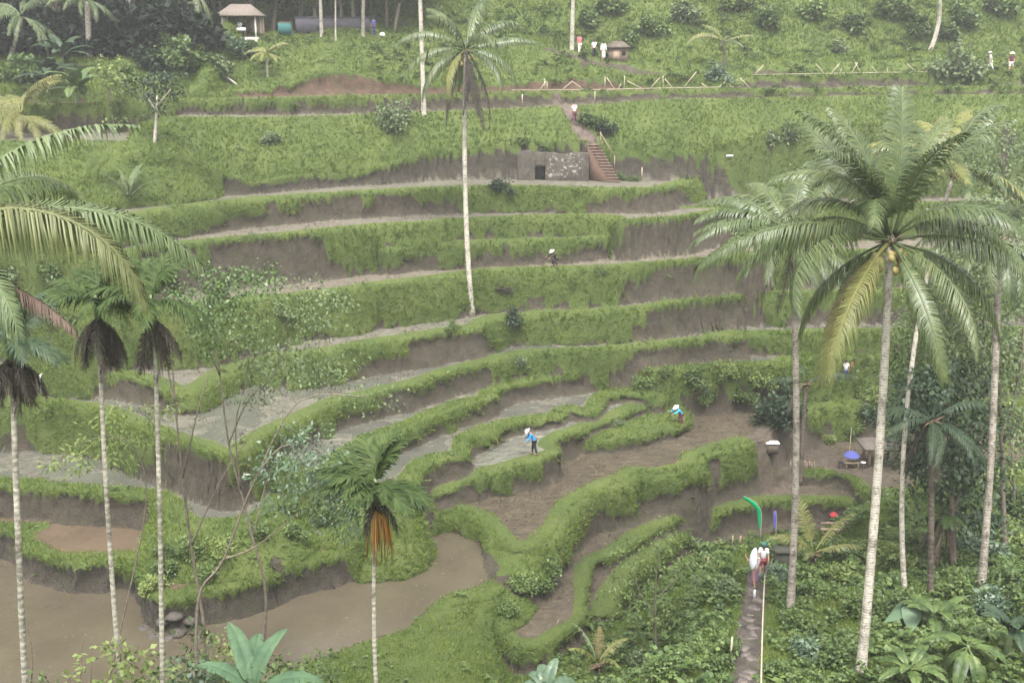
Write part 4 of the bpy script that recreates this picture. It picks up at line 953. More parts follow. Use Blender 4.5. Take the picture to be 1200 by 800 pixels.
limbed('tree', 'shadowed leafy tree under the crown of the fruiting palm, behind its trunk', 'tree', 58, (1062, 500),
       [[(1062, 500), (1064, 440), (1070, 380)], [(1064, 440), (1090, 400)]],
       [(1070, 390, 22, 16), (1092, 410, 22, 18), (1060, 420, 20, 16), (1080, 440, 26, 18), (1104, 445, 18, 16)], leafm='jungle', per=40, ln=.2, wd=.075, r=.1, depth=1, seed=22)
limbed('tree', 'bright bushy tree at the right edge level with the lower plots', 'tree', 56, (1190, 640),
       [[(1190, 640), (1188, 570), (1184, 510)], [(1188, 570), (1165, 530)]],
       [(1185, 510, 26, 18), (1160, 535, 24, 16), (1195, 545, 20, 18), (1170, 500, 20, 14), (1180, 470, 22, 14), (1150, 560, 20, 14)], leafm='lime_leaf', per=30, ln=.2, wd=.07, r=.09, depth=1.1, seed=15)
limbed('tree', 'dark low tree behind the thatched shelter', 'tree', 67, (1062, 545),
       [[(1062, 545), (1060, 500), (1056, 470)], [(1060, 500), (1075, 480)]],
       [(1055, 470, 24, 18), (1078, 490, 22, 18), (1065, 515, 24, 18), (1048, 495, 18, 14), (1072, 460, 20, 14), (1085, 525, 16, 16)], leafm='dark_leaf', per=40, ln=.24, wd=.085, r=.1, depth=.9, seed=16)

# ------------------------------------------------------------------ shrubs and broad-leaved plants
def sh(label, px, py, size, leafm='weeds', seed=1, **kw):
    g = ground(px, py); return shrub(label, g, size, leafm, seed, rot=random.uniform(0, 6), **kw)
sh('pale spreading bush on the upper grass bank, left of the lone palm', 462, 150, 2.2, 'pale_leaf', 2, ln=.1)
sh('low flowering weed bush on the grass bank above the earth wall', 318, 168, 1.0, 'pale_leaf', 4)
sh('rounded green bush hugging the left of the brick steps', 694, 148, 1.7, 'jungle', 3)
sh('dark bush on the slope right of the brick steps', 706, 158, 1.3, 'dark_leaf', 5)
sh('hazy pale bush at the top of the right-hand earth wall', 922, 165, 1.8, 'pale_leaf', 6)
sh('blue-green bush at the fence line under the arched golden frond', 841, 94, 1.5, 'blue_leaf', 7)
sh('big light bush at the fence line beside the two walkers, upper right', 1122, 88, 2.6, 'pale_leaf', 8)
sh('dark reddish bush on a green terrace wall, right of the lone palm foot', 587, 345, .95, 'palm_dead', 3, ln=.12)
sh('dark tuft of weeds on the terrace wall below the reddish bush', 600, 380, 1.1, 'dark_leaf', 8)
sh('small weed tuft hanging over a mud wall, left of centre', 530, 388, .7, 'weeds', 8)
sh('dark weed tuft under the upper path, right of the lone palm trunk', 585, 226, 1.1, 'dark_leaf', 9)
sh('pale dry weed tuft on a grassy hump above the brown plot', 722, 498, .6, 'pale_leaf', 3)
sh('pale weed patch on the terrace wall left of the red soil strip', 606, 430, .9, 'pale_leaf', 5)
sh('wispy weed tuft at the foot of a broad mud wall', 700, 325, .7, 'pale_leaf', 6)
for i, (px, py, s) in enumerate([(760, 450, 1.0), (812, 455, 1.3), (850, 445, 1.1), (868, 470, 1.3), (780, 440, .7), (884, 452, 1.2), (832, 470, .9)]):
    sh('leafy shrub on the overgrown bank above the stooping blue figure', px, py, s, ('weeds', 'jungle', 'lime_leaf')[i % 3], i, group='shrubs on the overgrown bank')
sh('tall dark shrub in the hollow at the right end of the brown plot', 908, 500, 1.9, 'dark_leaf', 4, tall=1.2)
sh('dark shrub at the head of the hollow left of the mottled trunk', 925, 480, 1.7, 'dark_leaf', 6, tall=1.2)
for i, (px, py, s) in enumerate([(1000, 505, .9), (1015, 490, 1.2), (970, 520, .8), (1040, 520, 1.2), (1040, 480, 1.2), (1020, 470, 1.1)]):
    sh('low shrub on the bare slope behind the blue umbrella', px, py, s, ('weeds', 'dark_leaf', 'lime_leaf')[i % 3], i + 3, group='shrubs behind the blue umbrella')
# the jungle slope, bottom right
for i, (px, py, s) in enumerate([(910, 680, .8), (930, 735, .9), (960, 700, 1.0), (985, 680, 1.0), (1000, 720, 1.1), (950, 770, .9), (985, 780, 1.0), (1040, 660, 1.1), (1060, 720, 1.1), (1120, 670, 1.3), (1150, 650, 1.4), (1185, 640, 1.4), (1175, 690, 1.4), (1130, 700, 1.2), (1195, 720, 1.3), (1165, 720, 1.1), (915, 790, .8), (1040, 640, 1.0), (1190, 600, 1.5), (1160, 612, 1.3)]):
    sh('leafy shrub in the dense green slope right of the stone path', px, py, s, ('jungle', 'weeds', 'jungle', 'lime_leaf')[i % 4] if i % 5 else 'blue_leaf', i % 7 + 1, group='shrubs in the jungle slope right of the path', ln=.15)
for i, (px, py, s) in enumerate([(720, 770, .8), (750, 780, .9), (800, 760, 1.0), (835, 740, .9), (850, 700, .9), (840, 790, .9), (785, 795, .9), (820, 690, .7), (855, 765, .8), (700, 760, .7)]):
    sh('leafy shrub on the green flank left of the stone path', px, py, s, ('weeds', 'pale_leaf', 'jungle')[i % 3], i % 6 + 1, group='shrubs on the flank left of the path')
for i, (px, py, s) in enumerate([(612, 690, .75), (642, 668, .7), (596, 716, .6), (632, 690, .7), (655, 645, .5)]):
    sh('low weed clump on the grass slope between the brown pond and the channel', px, py, s * 1.25, ('weeds', 'jungle')[i % 2], i % 5 + 1, group='weed clumps by the pond', n=16, tall=.6)
for i, (px, py, s) in enumerate([(345, 630, .8), (380, 610, .9), (410, 600, .8), (340, 600, .7), (300, 630, .8), (260, 650, .9), (225, 650, .9), (200, 670, .9), (180, 690, .8), (240, 680, .9), (195, 650, .6), (160, 660, .5)]):
    sh('weed clump on the overgrown bank above the left-hand pond wall', px, py, s, ('weeds', 'jungle', 'lime_leaf')[i % 3], i % 5 + 1, group='weed clumps on the left bank')
for i, (px, py, s) in enumerate([(20, 395, 1.2), (70, 380, 1.2), (60, 330, 1.2), (120, 400, 1.0), (150, 345, 1.1), (230, 380, 1.0), (200, 330, 1.0), (10, 350, 1.4), (260, 350, 1.1), (330, 370, 1.0)]):
    sh('scrubby bush on the steep terraces behind the areca palms', px, py, s, ('weeds', 'pale_leaf', 'jungle')[i % 3], i % 5 + 2, group='bushes behind the areca palms')
g = ground(152, 240)
palm('short reedy tuft leaning over the earth wall, upper left', g, g + [0, 0, .2], [dict(f, L=2.1, n=24, leaf=.35, hang=.3, mats=('pale_leaf', 'rachis')) for f in ring(9, (50, 84), 3, droop=45)], (.06, .05), 'trunk_dark', fibre=False, name='reed_tuft', cat='plant')

# near bank at the bottom edge
def near(px, py, Y): return on_ground(at(px, py, Y))
g = at(300, 850, 30)
banana('banana plant with two upright blue-green leaves at the bottom edge, below the pond wall', on_ground(g), n=6, L=2.7, w=.33, seed=3, azs=[50, 125, 170, 10, 260, 95], elevs=[84, 70, 56, 40, 30, 78], h=float(at(292, 812, 30)[2] - on_ground(g)[2]))
g = at(640, 830, 41)
banana('clump of bluish banana leaves at the bottom edge, below the grass slope', on_ground(g), n=7, L=1.5, w=.28, seed=5, leafm='blue_leaf', h=max(.4, float(at(640, 806, 41)[2] - on_ground(g)[2])), azs=[100, 20, 160, 60, 200, 340, 130], elevs=[60, 40, 40, 75, 20, 20, 50])
for i, (px, py, Y, s, lm) in enumerate([(140, 815, 29, 1.6, 'lime_leaf'), (230, 800, 33, 1.5, 'jungle'), (255, 790, 34, 1.1, 'lime_leaf'), (215, 825, 30, 1.3, 'blue_leaf'), (330, 812, 33, 1.4, 'weeds'), (165, 825, 30, 1.2, 'weeds'), (365, 815, 36, 1.3, 'weeds'), (60, 840, 29, 1.2, 'weeds'), (20, 850, 29, 1.2, 'blue_leaf')]):
    q = on_ground(at(px, py, Y)); hh = at(px, py, Y)[2] - q[2]
    limbed('bush', ['lime-leaved bush growing round the foot of the paired areca palms', 'dark leafy bush below the forked sapling', 'bright small bush below the forked sapling', 'bluish bush at the bottom edge between areca palm and banana', 'leafy bush right of the upright banana leaves', 'green bush between the two paired areca stems', 'weedy bush at the bottom edge by the pond corner', 'low bush at the bottom edge under the wide pond', 'bluish low bush in the bottom left corner'][i], 'bush', Y, (px, py + 30),
           [[(px, py + 60), (px + 2, py + 10), (px - 4, py - 25)], [(px, py + 20), (px + 18, py - 10)], [(px, py + 20), (px - 20, py - 6)]],
           [(px, py - 25 * s, 18 * s, 14 * s), (px + 22 * s, py - 8, 16 * s, 14 * s), (px - 22 * s, py - 5, 16 * s, 14 * s), (px, py + 5, 26 * s, 16 * s)], leafm=lm, per=15, ln=.2, wd=.075, r=.03, depth=.4, seed=i)
for i, (px, py, Y, tw) in enumerate([(35, 790, 29, [(35, 830), (37, 760), (22, 700)]), (70, 800, 29, [(60, 830), (95, 780), (160, 755)]), (105, 800, 30, [(105, 830), (107, 770), (107, 745)]), (95, 790, 30, [(93, 830), (95, 770), (98, 748)])]):
    mb = MB(); P = catmull([at(p[0], p[1], Y) for p in tw], 4); q = P[0]
    mb.tube(P - q, np.linspace(.025, .008, len(P)), 5)
    o = mb.build('dead_twig', M['bark'], None); o.location = [float(v) for v in q]
    tag(o, ['curved bare twig in front of the bottom-left pond', 'long arching bare twig in front of the bottom-left pond', 'short upright bare stick right of the arching twig', 'thin bare stick beside the short upright stick'][i], 'twig')
# jungle slope plants with big leaves
taro('broad pale leaf plant right of the fruiting palm trunk', ground(1066, 738), 9, .85, 3, h=1.0)
taro('taro plant with arrow leaves among shrubs left of the fruiting palm trunk', ground(980, 655), 7, .4, 4, leafm='blue_leaf', h=.7)
banana('banana clump with arching green leaves under the grey-trunked palm', ground(1095, 745), 8, 1.7, .27, .7, 6, 'jungle')
banana('banana plant with bright upright leaves right of the fruiting palm trunk', ground(1065, 800), 9, 1.4, .2, .5, 7, 'jungle')
banana('shaded banana plant with hanging dry leaves at the bottom right', ground(1130, 790), 12, 1.9, .24, 1.1, 8, 'jungle', elevs=[-10, 20, -25, 5, -30, 30, -15, 0, -20, 40, -35, 10])
banana('dark banana plant in the bottom right corner', ground(1180, 770), 8, 1.8, .26, 1.0, 9, 'dark_leaf')
banana('dark banana clump on the bank edge beside the slim lime-crowned tree', ground(92, 132), 12, 3.0, .42, 1.3, 2, 'jungle')
banana('second dark banana clump behind the bushy yellow-green palm', ground(60, 118), 11, 3.0, .42, 1.5, 3, 'dark_leaf')
banana('shadowy banana clump against the dark wood', ground(75, 90), 10, 2.8, .4, 1.5, 4, 'dark_leaf')

# ------------------------------------------------------------------ wood along the top of the hill
M['shade_leaf'] = leafmat('shaded_wood_leaves', [(.1, (.008, .013, .010)), (.5, (.016, .024, .018)), (1, (.03, .042, .028))], .3, .15, .7, .08)  # deep shade of the wood put into the leaf colour
for i in range(16):
    px = -40 + i * 19
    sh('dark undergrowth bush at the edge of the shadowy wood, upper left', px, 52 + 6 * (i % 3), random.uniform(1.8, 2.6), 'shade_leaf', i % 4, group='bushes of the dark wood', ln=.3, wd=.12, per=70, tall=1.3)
def wood(label, px, py, h, seed, leafm='far_leaf', group='trees along the hilltop wood', rad=1.5, per=95, sc=1.0, dY=0):
    g = ground(px, py) if dY == 0 else on_ground(ground(px, py) + np.array([0, dY, 0]))
    tree('tree', label, 'tree', g, h=h * .55, r=.22, spread=.85, leafm=leafm, per=per, rad=rad, ln=.42, wd=.17, seed=seed, group=group, levels=2, rot=random.uniform(0, 6), scale=sc, nb=(4, 7), first=.45)
for i in range(26):
    px = -60 + i * 27 + random.uniform(-10, 10)
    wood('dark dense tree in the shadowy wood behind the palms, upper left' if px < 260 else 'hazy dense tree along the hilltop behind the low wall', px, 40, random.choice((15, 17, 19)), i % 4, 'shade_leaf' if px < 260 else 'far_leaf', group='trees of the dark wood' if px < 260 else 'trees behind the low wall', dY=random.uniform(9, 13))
for i in range(24):
    px = -80 + i * 30 + random.uniform(-10, 10)
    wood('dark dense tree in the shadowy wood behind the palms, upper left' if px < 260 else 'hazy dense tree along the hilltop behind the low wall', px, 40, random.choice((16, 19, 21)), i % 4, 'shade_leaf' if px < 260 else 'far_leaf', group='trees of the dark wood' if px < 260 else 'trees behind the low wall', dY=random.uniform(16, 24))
for i in range(12):
    px = 690 + i * 46
    wood('leafy tree high on the steep slope, upper right', px, 14, random.choice((5, 6, 8)), i % 4, 'jungle', 'trees on the steep slope', dY=random.uniform(3, 9), rad=1.1)
for i, (px, py, s, lm) in enumerate([(760, 40, 1.6, 'jungle'), (800, 25, 1.8, 'weeds'), (900, 30, 1.8, 'jungle'), (950, 20, 2, 'jungle'), (1000, 35, 1.7, 'dark_leaf'), (1040, 20, 2, 'jungle'), (1130, 25, 2.0, 'jungle'), (1170, 15, 2, 'dark_leaf'), (860, 12, 2.0, 'jungle'), (1110, 45, 1.5, 'dark_leaf'), (720, 15, 2, 'jungle'), (690, 30, 1.6, 'dark_leaf'), (740, 52, 1.2, 'dark_leaf'), (985, 60, 1.2, 'weeds'), (1080, 40, 1.6, 'dark_leaf')]):
    sh('hazy bush on the steep green slope, upper right', px, py, s, {'jungle': 'weeds', 'weeds': 'pale_leaf', 'dark_leaf': 'jungle'}.get(lm, lm), i % 7, group='bushes on the steep slope', ln=.22, wd=.09)  # leaf materials swapped for paler ones, putting distance haze into the colour
for i, (px, py, s, lm) in enumerate([(240, 70, 2.2, 'jungle'), (215, 80, 2.2, 'weeds'), (200, 70, 2.0, 'jungle'), (270, 60, 1.8, 'blue_leaf'), (290, 64, 1.4, 'jungle'), (175, 80, 1.8, 'dark_leaf'), (255, 85, 1.5, 'pale_leaf'), (150, 100, 1.5, 'weeds'), (30, 95, 2, 'weeds')]):
    sh('bush on the mound below the open pavilion', px, py, s, lm, i % 7, group='bushes below the pavilion', ln=.2, wd=.08)
# ------------------------------------------------------------------ grass and undergrowth
def sow(n, seed, y0=29, y1=122, power=1.5):
    """random spots on the visible hillside, thinning with distance"""
    r = np.random.default_rng(seed)
    u = r.random(n); k = 2 - power
    Y = (y0 ** k + u * (y1 ** k - y0 ** k)) ** (1 / k)
    X = (r.random(n) * 2 - 1) * (Y * .57 + 4)
    return X, Y, r

DZY, DZX = np.gradient(H, GY, GX)
def normals(x, y):
    gx, gy = samp(DZX, x, y), samp(DZY, x, y)
    return unit(np.stack([-gx, -gy, np.ones_like(gx)], -1)), np.hypot(gx, gy)

def surf(x, y):                         # the broken-up surface above a spot of the plan
    i = np.clip(np.searchsorted(GX, x) - 1, 0, NX - 2); j = np.clip(np.searchsorted(GY, y) - 1, 0, NY - 2)
    a = ((x - GX[i]) / (GX[i + 1] - GX[i]))[:, None]; b = ((y - GY[j]) / (GY[j + 1] - GY[j]))[:, None]
    return (HXYZ[j, i] * (1 - a) + HXYZ[j, i + 1] * a) * (1 - b) + (HXYZ[j + 1, i] * (1 - a) + HXYZ[j + 1, i + 1] * a) * b

def steepen(x, y, g, r, m=5.5):         # keep more spots where the ground is steep
    return r.random(len(x)) < np.clip(np.sqrt(1 + g * g), 1, m) / m

X, Y, r = sow(1500000, 5)
N_, g = normals(X, Y)
ok = steepen(X, Y, g, r) & (samp(GRASS, X, Y) + .35 * fbm(X, Y, .9, 3) + r.normal(0, .12, len(X)) > .55)
X, Y, N_, g = X[ok], Y[ok], N_[ok], g[ok]
wild = samp(WILD, X, Y)
tall_ = np.where((g < .5) & (wild < .4), .5, 1.05) * np.clip(.10 + .10 * fbm(X, Y, 2.2, 8) + .10 * np.clip(g, 0, 1.5) + .12 * wild, .06, .5) * (Y / 50) ** .35
n = len(X); K = 3
P = np.repeat(surf(X, Y) - [0, 0, .02], K, 0); Nn = np.repeat(N_, K, 0)
P[:, :2] += r.normal(0, .05, (n * K, 2))
D = unit(Nn * .45 + np.array([0, 0, .55]) + r.normal(0, .38, (n * K, 3)))
sd = unit(np.cross(D, r.normal(size=(n * K, 3))))
ln = np.repeat(tall_, K)[:, None] * r.uniform(.6, 1.4, (n * K, 1)); wd = .019 * (np.repeat(Y, K)[:, None] / 40) ** .9
V = np.stack([P - sd * wd, P + sd * wd, P + D * ln + np.array([0, 0, -.25]) * ln * r.random((n * K, 1))], 1).reshape(-1, 3)
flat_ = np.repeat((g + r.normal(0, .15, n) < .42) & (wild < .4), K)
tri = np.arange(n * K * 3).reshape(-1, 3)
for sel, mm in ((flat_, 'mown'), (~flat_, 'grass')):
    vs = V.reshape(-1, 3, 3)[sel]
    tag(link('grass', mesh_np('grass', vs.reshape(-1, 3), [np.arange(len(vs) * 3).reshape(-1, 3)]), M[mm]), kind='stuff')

# broad weeds and ferns: arching stems set with leaf pairs
def ferns(name, n, seed, cond, leafm, size=(.25, .6), ln=.12, wd=.032, y0=29, y1=110, power=1.6, stems=5, pairs=6, lift=.5):
    X, Y, r = sow(n, seed, y0, y1, power)
    N_, g = normals(X, Y)
    ok = steepen(X, Y, g, r, 2.5) & cond(X, Y, r)
    X, Y, N_ = X[ok], Y[ok], N_[ok]; n = len(X)
    sc = r.uniform(size[0], size[1], n) * (Y / 45) ** .4
    B = surf(X, Y)
    a = r.uniform(0, 6.28, (n, stems)); e = r.uniform(.25, 1.2, (n, stems))
    out = np.stack([np.cos(a), np.sin(a), 0 * a], -1) * np.cos(e)[..., None] + (N_[:, None, :] * .6 + np.array([0, 0, lift])) * np.sin(e)[..., None]
    t = np.linspace(.3, 1, pairs)
    pos = B[:, None, None, :] + (out[:, :, None, :] * t[None, None, :, None] + np.array([0, 0, -.42]) * (t ** 2)[None, None, :, None]) * sc[:, None, None, None]
    side = unit(np.cross(out, [0, 0, 1.]))[:, :, None, :]
    Ls = []
    for s in (-1, 1):
        d = unit(side * s + out[:, :, None, :] * .55 + np.array([0, 0, -.25]) + r.normal(0, .25, pos.shape))
        V, Q = leaf_quads(pos.reshape(-1, 3), d.reshape(-1, 3), (ln * sc[:, None, None] * 2.2 * (1.15 - .5 * t)[None, None, :] * np.ones((1, stems, 1))).ravel(), wd * np.repeat(sc, stems * pairs) * 2.2, r)
        Ls.append((V, Q))
    V = np.vstack([l[0] for l in Ls]); Q = np.vstack([Ls[0][1], Ls[1][1] + len(Ls[0][0])])
    tag(link(name, mesh_np(name, V, [Q]), M[leafm]), kind='stuff')

offpath = lambda X, Y: samp(Dp, X, Y) > .75
ferns('undergrowth', 15000, 21, lambda X, Y, r: (samp(WILD, X, Y) > .55) & (samp(GRASS, X, Y) > .5) & (Y < 66) & (X > 2) & offpath(X, Y) & (fbm(X, Y, 3, 31) > -.45), 'jungle', (.3, .75), .15, .045, y1=68)
ferns('undergrowth', 8000, 22, lambda X, Y, r: (samp(WILD, X, Y) > .45) & (samp(GRASS, X, Y) > .5) & offpath(X, Y) & (fbm(X, Y, 2.2, 35) > .02), 'weeds', (.2, .5), .13, .04)
ferns('weeds', 9000, 23, lambda X, Y, r: (samp(GRASS, X, Y) > .7) & (samp(WILD, X, Y) < .5) & (fbm(X, Y, 2.6, 41) > .12), 'weeds', (.14, .36), .12, .04)
ferns('weeds', 3500, 24, lambda X, Y, r: (samp(GRASS, X, Y) < .35) & (samp(WET, X, Y) < .12) & (np.hypot(samp(DZX, X, Y), samp(DZY, X, Y)) > .8) & (fbm(X, Y, 2, 43) > .1), 'weeds', (.10, .26), .12, .04)
ferns('undergrowth', 7000, 25, lambda X, Y, r: (Y > 94) & (samp(GRASS, X, Y) > .5) & (fbm(X, Y, 3.5, 45) > -.1), 'weeds', (.3, .6), .16, .05, y0=90, y1=124, power=1.0)  # far slope: lighter leaves carry the haze in their colour
ferns('undergrowth', 3500, 26, lambda X, Y, r: (Y > 52) & (X < -9) & (samp(GRASS, X, Y) > .5) & (Y < 66) & (fbm(X, Y, 2.5, 47) > 0), 'weeds', (.25, .55), .14, .045)

ferns('undergrowth', 3800, 27, lambda X, Y, r: (samp(WILD, X, Y) > .55) & (samp(GRASS, X, Y) > .5) & (Y < 60) & (X > 4) & offpath(X, Y) & (fbm(X, Y, 2.4, 51) > -.1), 'weeds', (.5, 1.0), .17, .06, y1=62, stems=4, pairs=5, lift=.8)
X, Y, r = sow(130000, 61, 34, 80, 1.6)
ok = (samp(GRASS, X, Y) < .25) & (samp(WET, X, Y) > .15) & (samp(WET, X, Y) < .7) & (fbm(X, Y, 1.3, 63) + .5 * vnoise(X * .5 + Y, Y * 3, .5, 65) > .12)
X, Y = X[ok], Y[ok]; n = len(X); P = np.stack([X, Y, height(X, Y) - .01], -1)
D = unit(r.normal(0, .8, (n, 3)) + [0, 0, .55]); sd = unit(np.cross(D, r.normal(size=(n, 3)))); ln = r.uniform(.08, .26, (n, 1)); wd = r.uniform(.015, .045, (n, 1))
tag(link('stubble', mesh_np('stubble', np.stack([P - sd * wd, P + sd * wd, P + D * ln], 1).reshape(-1, 3), [np.arange(n * 3).reshape(-1, 3)]), M['stubble']), kind='stuff')

pm_, pz_, _c = WATERS[0]
jj, ii = np.nonzero(pm_ & (np.abs(XX) < 30) & (YY > 38) & (YY < 60)); r = np.random.default_rng(77); pick = r.integers(0, len(jj), 420)
P = np.stack([GX[ii[pick]] + r.uniform(-.1, .1, 420), GY[jj[pick]] + r.uniform(-.1, .1, 420), np.full(420, pz_ + .012)], -1)
D = unit(np.stack([r.normal(size=420), r.normal(size=420), np.zeros(420)], -1)); Vd, Qd = leaf_quads(P, D, r.uniform(.05, .22, 420), .03, r, 0)
Vd[:, 2] = pz_ + .012
tag(link('floating_leaves', mesh_np('floating_leaves', Vd, [Qd]), M['stubble']), kind='stuff')

# ------------------------------------------------------------------ people
def skinned(V, E, R, sub=1):
    me = bpy.data.meshes.new('tmp'); me.from_pydata([tuple(v) for v in V], E, []); me.update()
    o = bpy.data.objects.new('tmp', me); COL.objects.link(o)
    sm = o.modifiers.new('s', 'SKIN'); sm.use_smooth_shade = True
    if not me.skin_vertices: me.attributes.new  # layer is made with the modifier
    lay = me.skin_vertices[0].data if me.skin_vertices else None
    for i, rr in enumerate(R):
        lay[i].radius = rr if isinstance(rr, tuple) else (rr, rr); lay[i].use_root = (i == 0)
    ss = o.modifiers.new('u', 'SUBSURF'); ss.levels = sub; ss.render_levels = sub
    dg = bpy.context.evaluated_depsgraph_get(); dg.update()
    out = bpy.data.meshes.new_from_object(o.evaluated_get(dg))
    bpy.data.objects.remove(o); bpy.data.meshes.remove(me)
    n = len(out.vertices); co = np.empty(n * 3, np.float32); out.vertices.foreach_get('co', co)
    F_ = [tuple(p.vertices) for p in out.polygons]
    bpy.data.meshes.remove(out)
    return co.reshape(-1, 3), F_

def has_skin_api():
    return True

def rotx(p, a, piv):
    p = np.asarray(p, float) - piv; c, s = math.cos(a), math.sin(a)
    return np.array([p[0], p[1] * c + p[2] * s, -p[1] * s + p[2] * c]) + piv

class Fig:                              # joins skinned pieces into one figure mesh, with material slots
    def __init__(s): s.V, s.F, s.MI, s.n = [], [], [], 0
    def add(s, V, Fs, mi=0):
        s.V.append(np.asarray(V)); s.F += [tuple(i + s.n for i in f) for f in Fs]; s.MI += [mi] * len(Fs); s.n += len(V)
    def build(s, name, mats, parent):
        me = bpy.data.meshes.new(name); me.from_pydata(np.vstack(s.V).tolist(), [], s.F)
        me.polygons.foreach_set('material_index', s.MI); me.polygons.foreach_set('use_smooth', [True] * len(s.F)); me.update()
        return link(name, me, mats, parent)

def mbfaces(mb):
    V = np.vstack(mb.V); F_ = []
    for f in mb.Fs: F_ += [tuple(int(i) for i in q) for q in f]
    return V, F_

def person(label, loc, face=0, h=1.65, bend=0, nod=0, top='white', bottom='black', hat=None, stride=.1, arms=((-.15, .05), (.15, .05)), crouch=0, skirt=False, sleeve='short', hair=True, group=None, long_top=False, shorts=False, cap='teal'):
    """facing local +Y turned by face (degrees); arms: per side (swing forward angle, elbow bend)"""
    k = h / 1.65
    root = thing('person', label, 'person', loc, math.radians(face), group, k)
    c = crouch
    hipz = .88 - .42 * c; hipy = -.10 * c
    piv = np.array([0, hipy, hipz])
    def up(p): return rotx((p[0], p[1] + hipy, p[2] - .88 + hipz), bend, piv)
    pel, sp, ch, nk, hb = up((0, 0, .90)), up((0, 0, 1.06)), up((0, -.01, 1.27)), up((0, 0, 1.42)), up((0, .02, 1.47))
    hd0 = nk + rotx((0, .035, .10), bend + nod, np.zeros(3)) if True else None
    hd1 = nk + rotx((0, .03, .19), bend + nod, np.zeros(3))
    V = [pel, sp, ch, nk, hd0, hd1]; E = [(0, 1), (1, 2), (2, 3), (3, 4), (4, 5)]
    R = [(.135, .10), (.12, .09), (.15, .10), (.05, .05), (.078, .09), (.072, .085)]
    J = {}
    for s in (-1, 1):
        i = len(V); st = stride * s
        sh_ = up((s * .165, 0, 1.35)); a, eb = arms[0 if s < 0 else 1]
        ua = np.array([s * .045, math.sin(a) * .27, -math.cos(a) * .27]); el = sh_ + ua
        fa = np.array([s * .0, math.sin(a + eb) * .25, -math.cos(a + eb) * .25]); wr = el + fa
        hp = np.array([s * .09, hipy, hipz - .04]); kn = np.array([s * .10, st * .5 + .30 * c + .02, .48 - .08 * c]); an = np.array([s * .10, st - .02, .075]); to = np.array([s * .115, st + .13, .035])
        V += [sh_, el, wr, hp, kn, an, to]; E += [(2, i), (i, i + 1), (i + 1, i + 2), (0, i + 3), (i + 3, i + 4), (i + 4, i + 5), (i + 5, i + 6)]
        R += [.058, .042, .028, .085, .058, .038, (.042, .03)]
        J[s] = (sh_, el, wr, hp, kn, an, to, fa / np.linalg.norm(fa))
    fig = Fig(); fig.add(*skinned(V, E, R, 1))
    for s in (-1, 1):                   # hands: palm, four fingers of unequal length and a thumb
        wr, d = J[s][2], J[s][7]
        sd = np.array([0, 1., 0]) if abs(d[1]) < .8 else np.array([0, 0, 1.])
        sd = unit(sd - d * sd.dot(d)); inn = np.cross(d, sd); inn = inn * (-s if inn[0] > 0 else s) if abs(inn[0]) > .1 else inn
        pv = [wr, wr + d * .045, wr + d * .085]; fig.add(*skinned(pv, [(0, 1), (1, 2)], [(.024, .02), (.036, .017), (.034, .014)], 1))
        for q, l in zip((-.027, -.009, .009, .027), (.052, .066, .072, .060)):
            p0 = wr + d * .07 + sd * q; p1 = wr + d * (.085 + l * .5) + sd * q * 1.1 + inn * .006; p2 = wr + d * (.085 + l) + sd * q * 1.1 + inn * .026
            fig.add(*skinned([p0, p1, p2], [(0, 1), (1, 2)], [.009, .0085, .007], 1))
        fig.add(*skinned([wr + d * .03 + sd * .02, wr + d * .055 + sd * .05, wr + d * .085 + sd * .058 + inn * .012], [(0, 1), (1, 2)], [.012, .010, .008], 1))
    ax = unit(hd1 - nk); fw = rotx((0, 1, 0), bend + nod, np.zeros(3)); rt = np.array([1., 0, 0]); hc = nk + ax * .155 + fw * .03
    ball = lambda c_, r_: mbfaces(MB().lathe([(0, -r_), (r_ * .7, -r_ * .7), (r_, 0), (r_ * .7, r_ * .7), (0, r_)], 8, c_))
    fig.add(*mbfaces(MB().tube([hc + fw * .075 + ax * .02, hc + fw * .108 - ax * .022, hc + fw * .08 - ax * .03], [.008, .015, .008], 6)))
    for s in (-1, 1):
        fig.add(*ball(hc + fw * .083 + rt * s * .03 + ax * .022, .012), 1)
        fig.add(*mbfaces(MB().tube([hc + rt * s * .078 + ax * .03, hc + rt * s * .09 + ax * .005, hc + rt * s * .078 - ax * .03], [.012, .018, .01], 5)))
    fig.add(*mbfaces(MB().tube([hc + fw * .083 - ax * .052 - rt * .025, hc + fw * .091 - ax * .055, hc + fw * .083 - ax * .052 + rt * .025], [.004, .009, .004], 5)), 2)
    fig.build('body', [M['skin'], M['eye'], M['lips']], root)
    # clothes: grown round the same joints
    tv, te, tr = [pel - (ch - pel) * (.45 if long_top else .12), sp, ch, up((0, 0, 1.395))], [(0, 1), (1, 2), (2, 3)], [(.165, .135), (.145, .115), (.172, .125), (.085, .08)]
    for s in (-1, 1):
        i = len(tv); sh_, el, wr = J[s][:3]
        if sleeve == 'long': tv += [sh_, el, el + (wr - el) * .88]; te += [(2, i), (i, i + 1), (i + 1, i + 2)]; tr += [.078, .058, .045]
        else: tv += [sh_, sh_ + (el - sh_) * .75]; te += [(2, i), (i, i + 1)]; tr += [.078, .062]
    f = Fig(); f.add(*skinned(tv, te, tr, 1)); f.build('shirt', [M[top]], root)
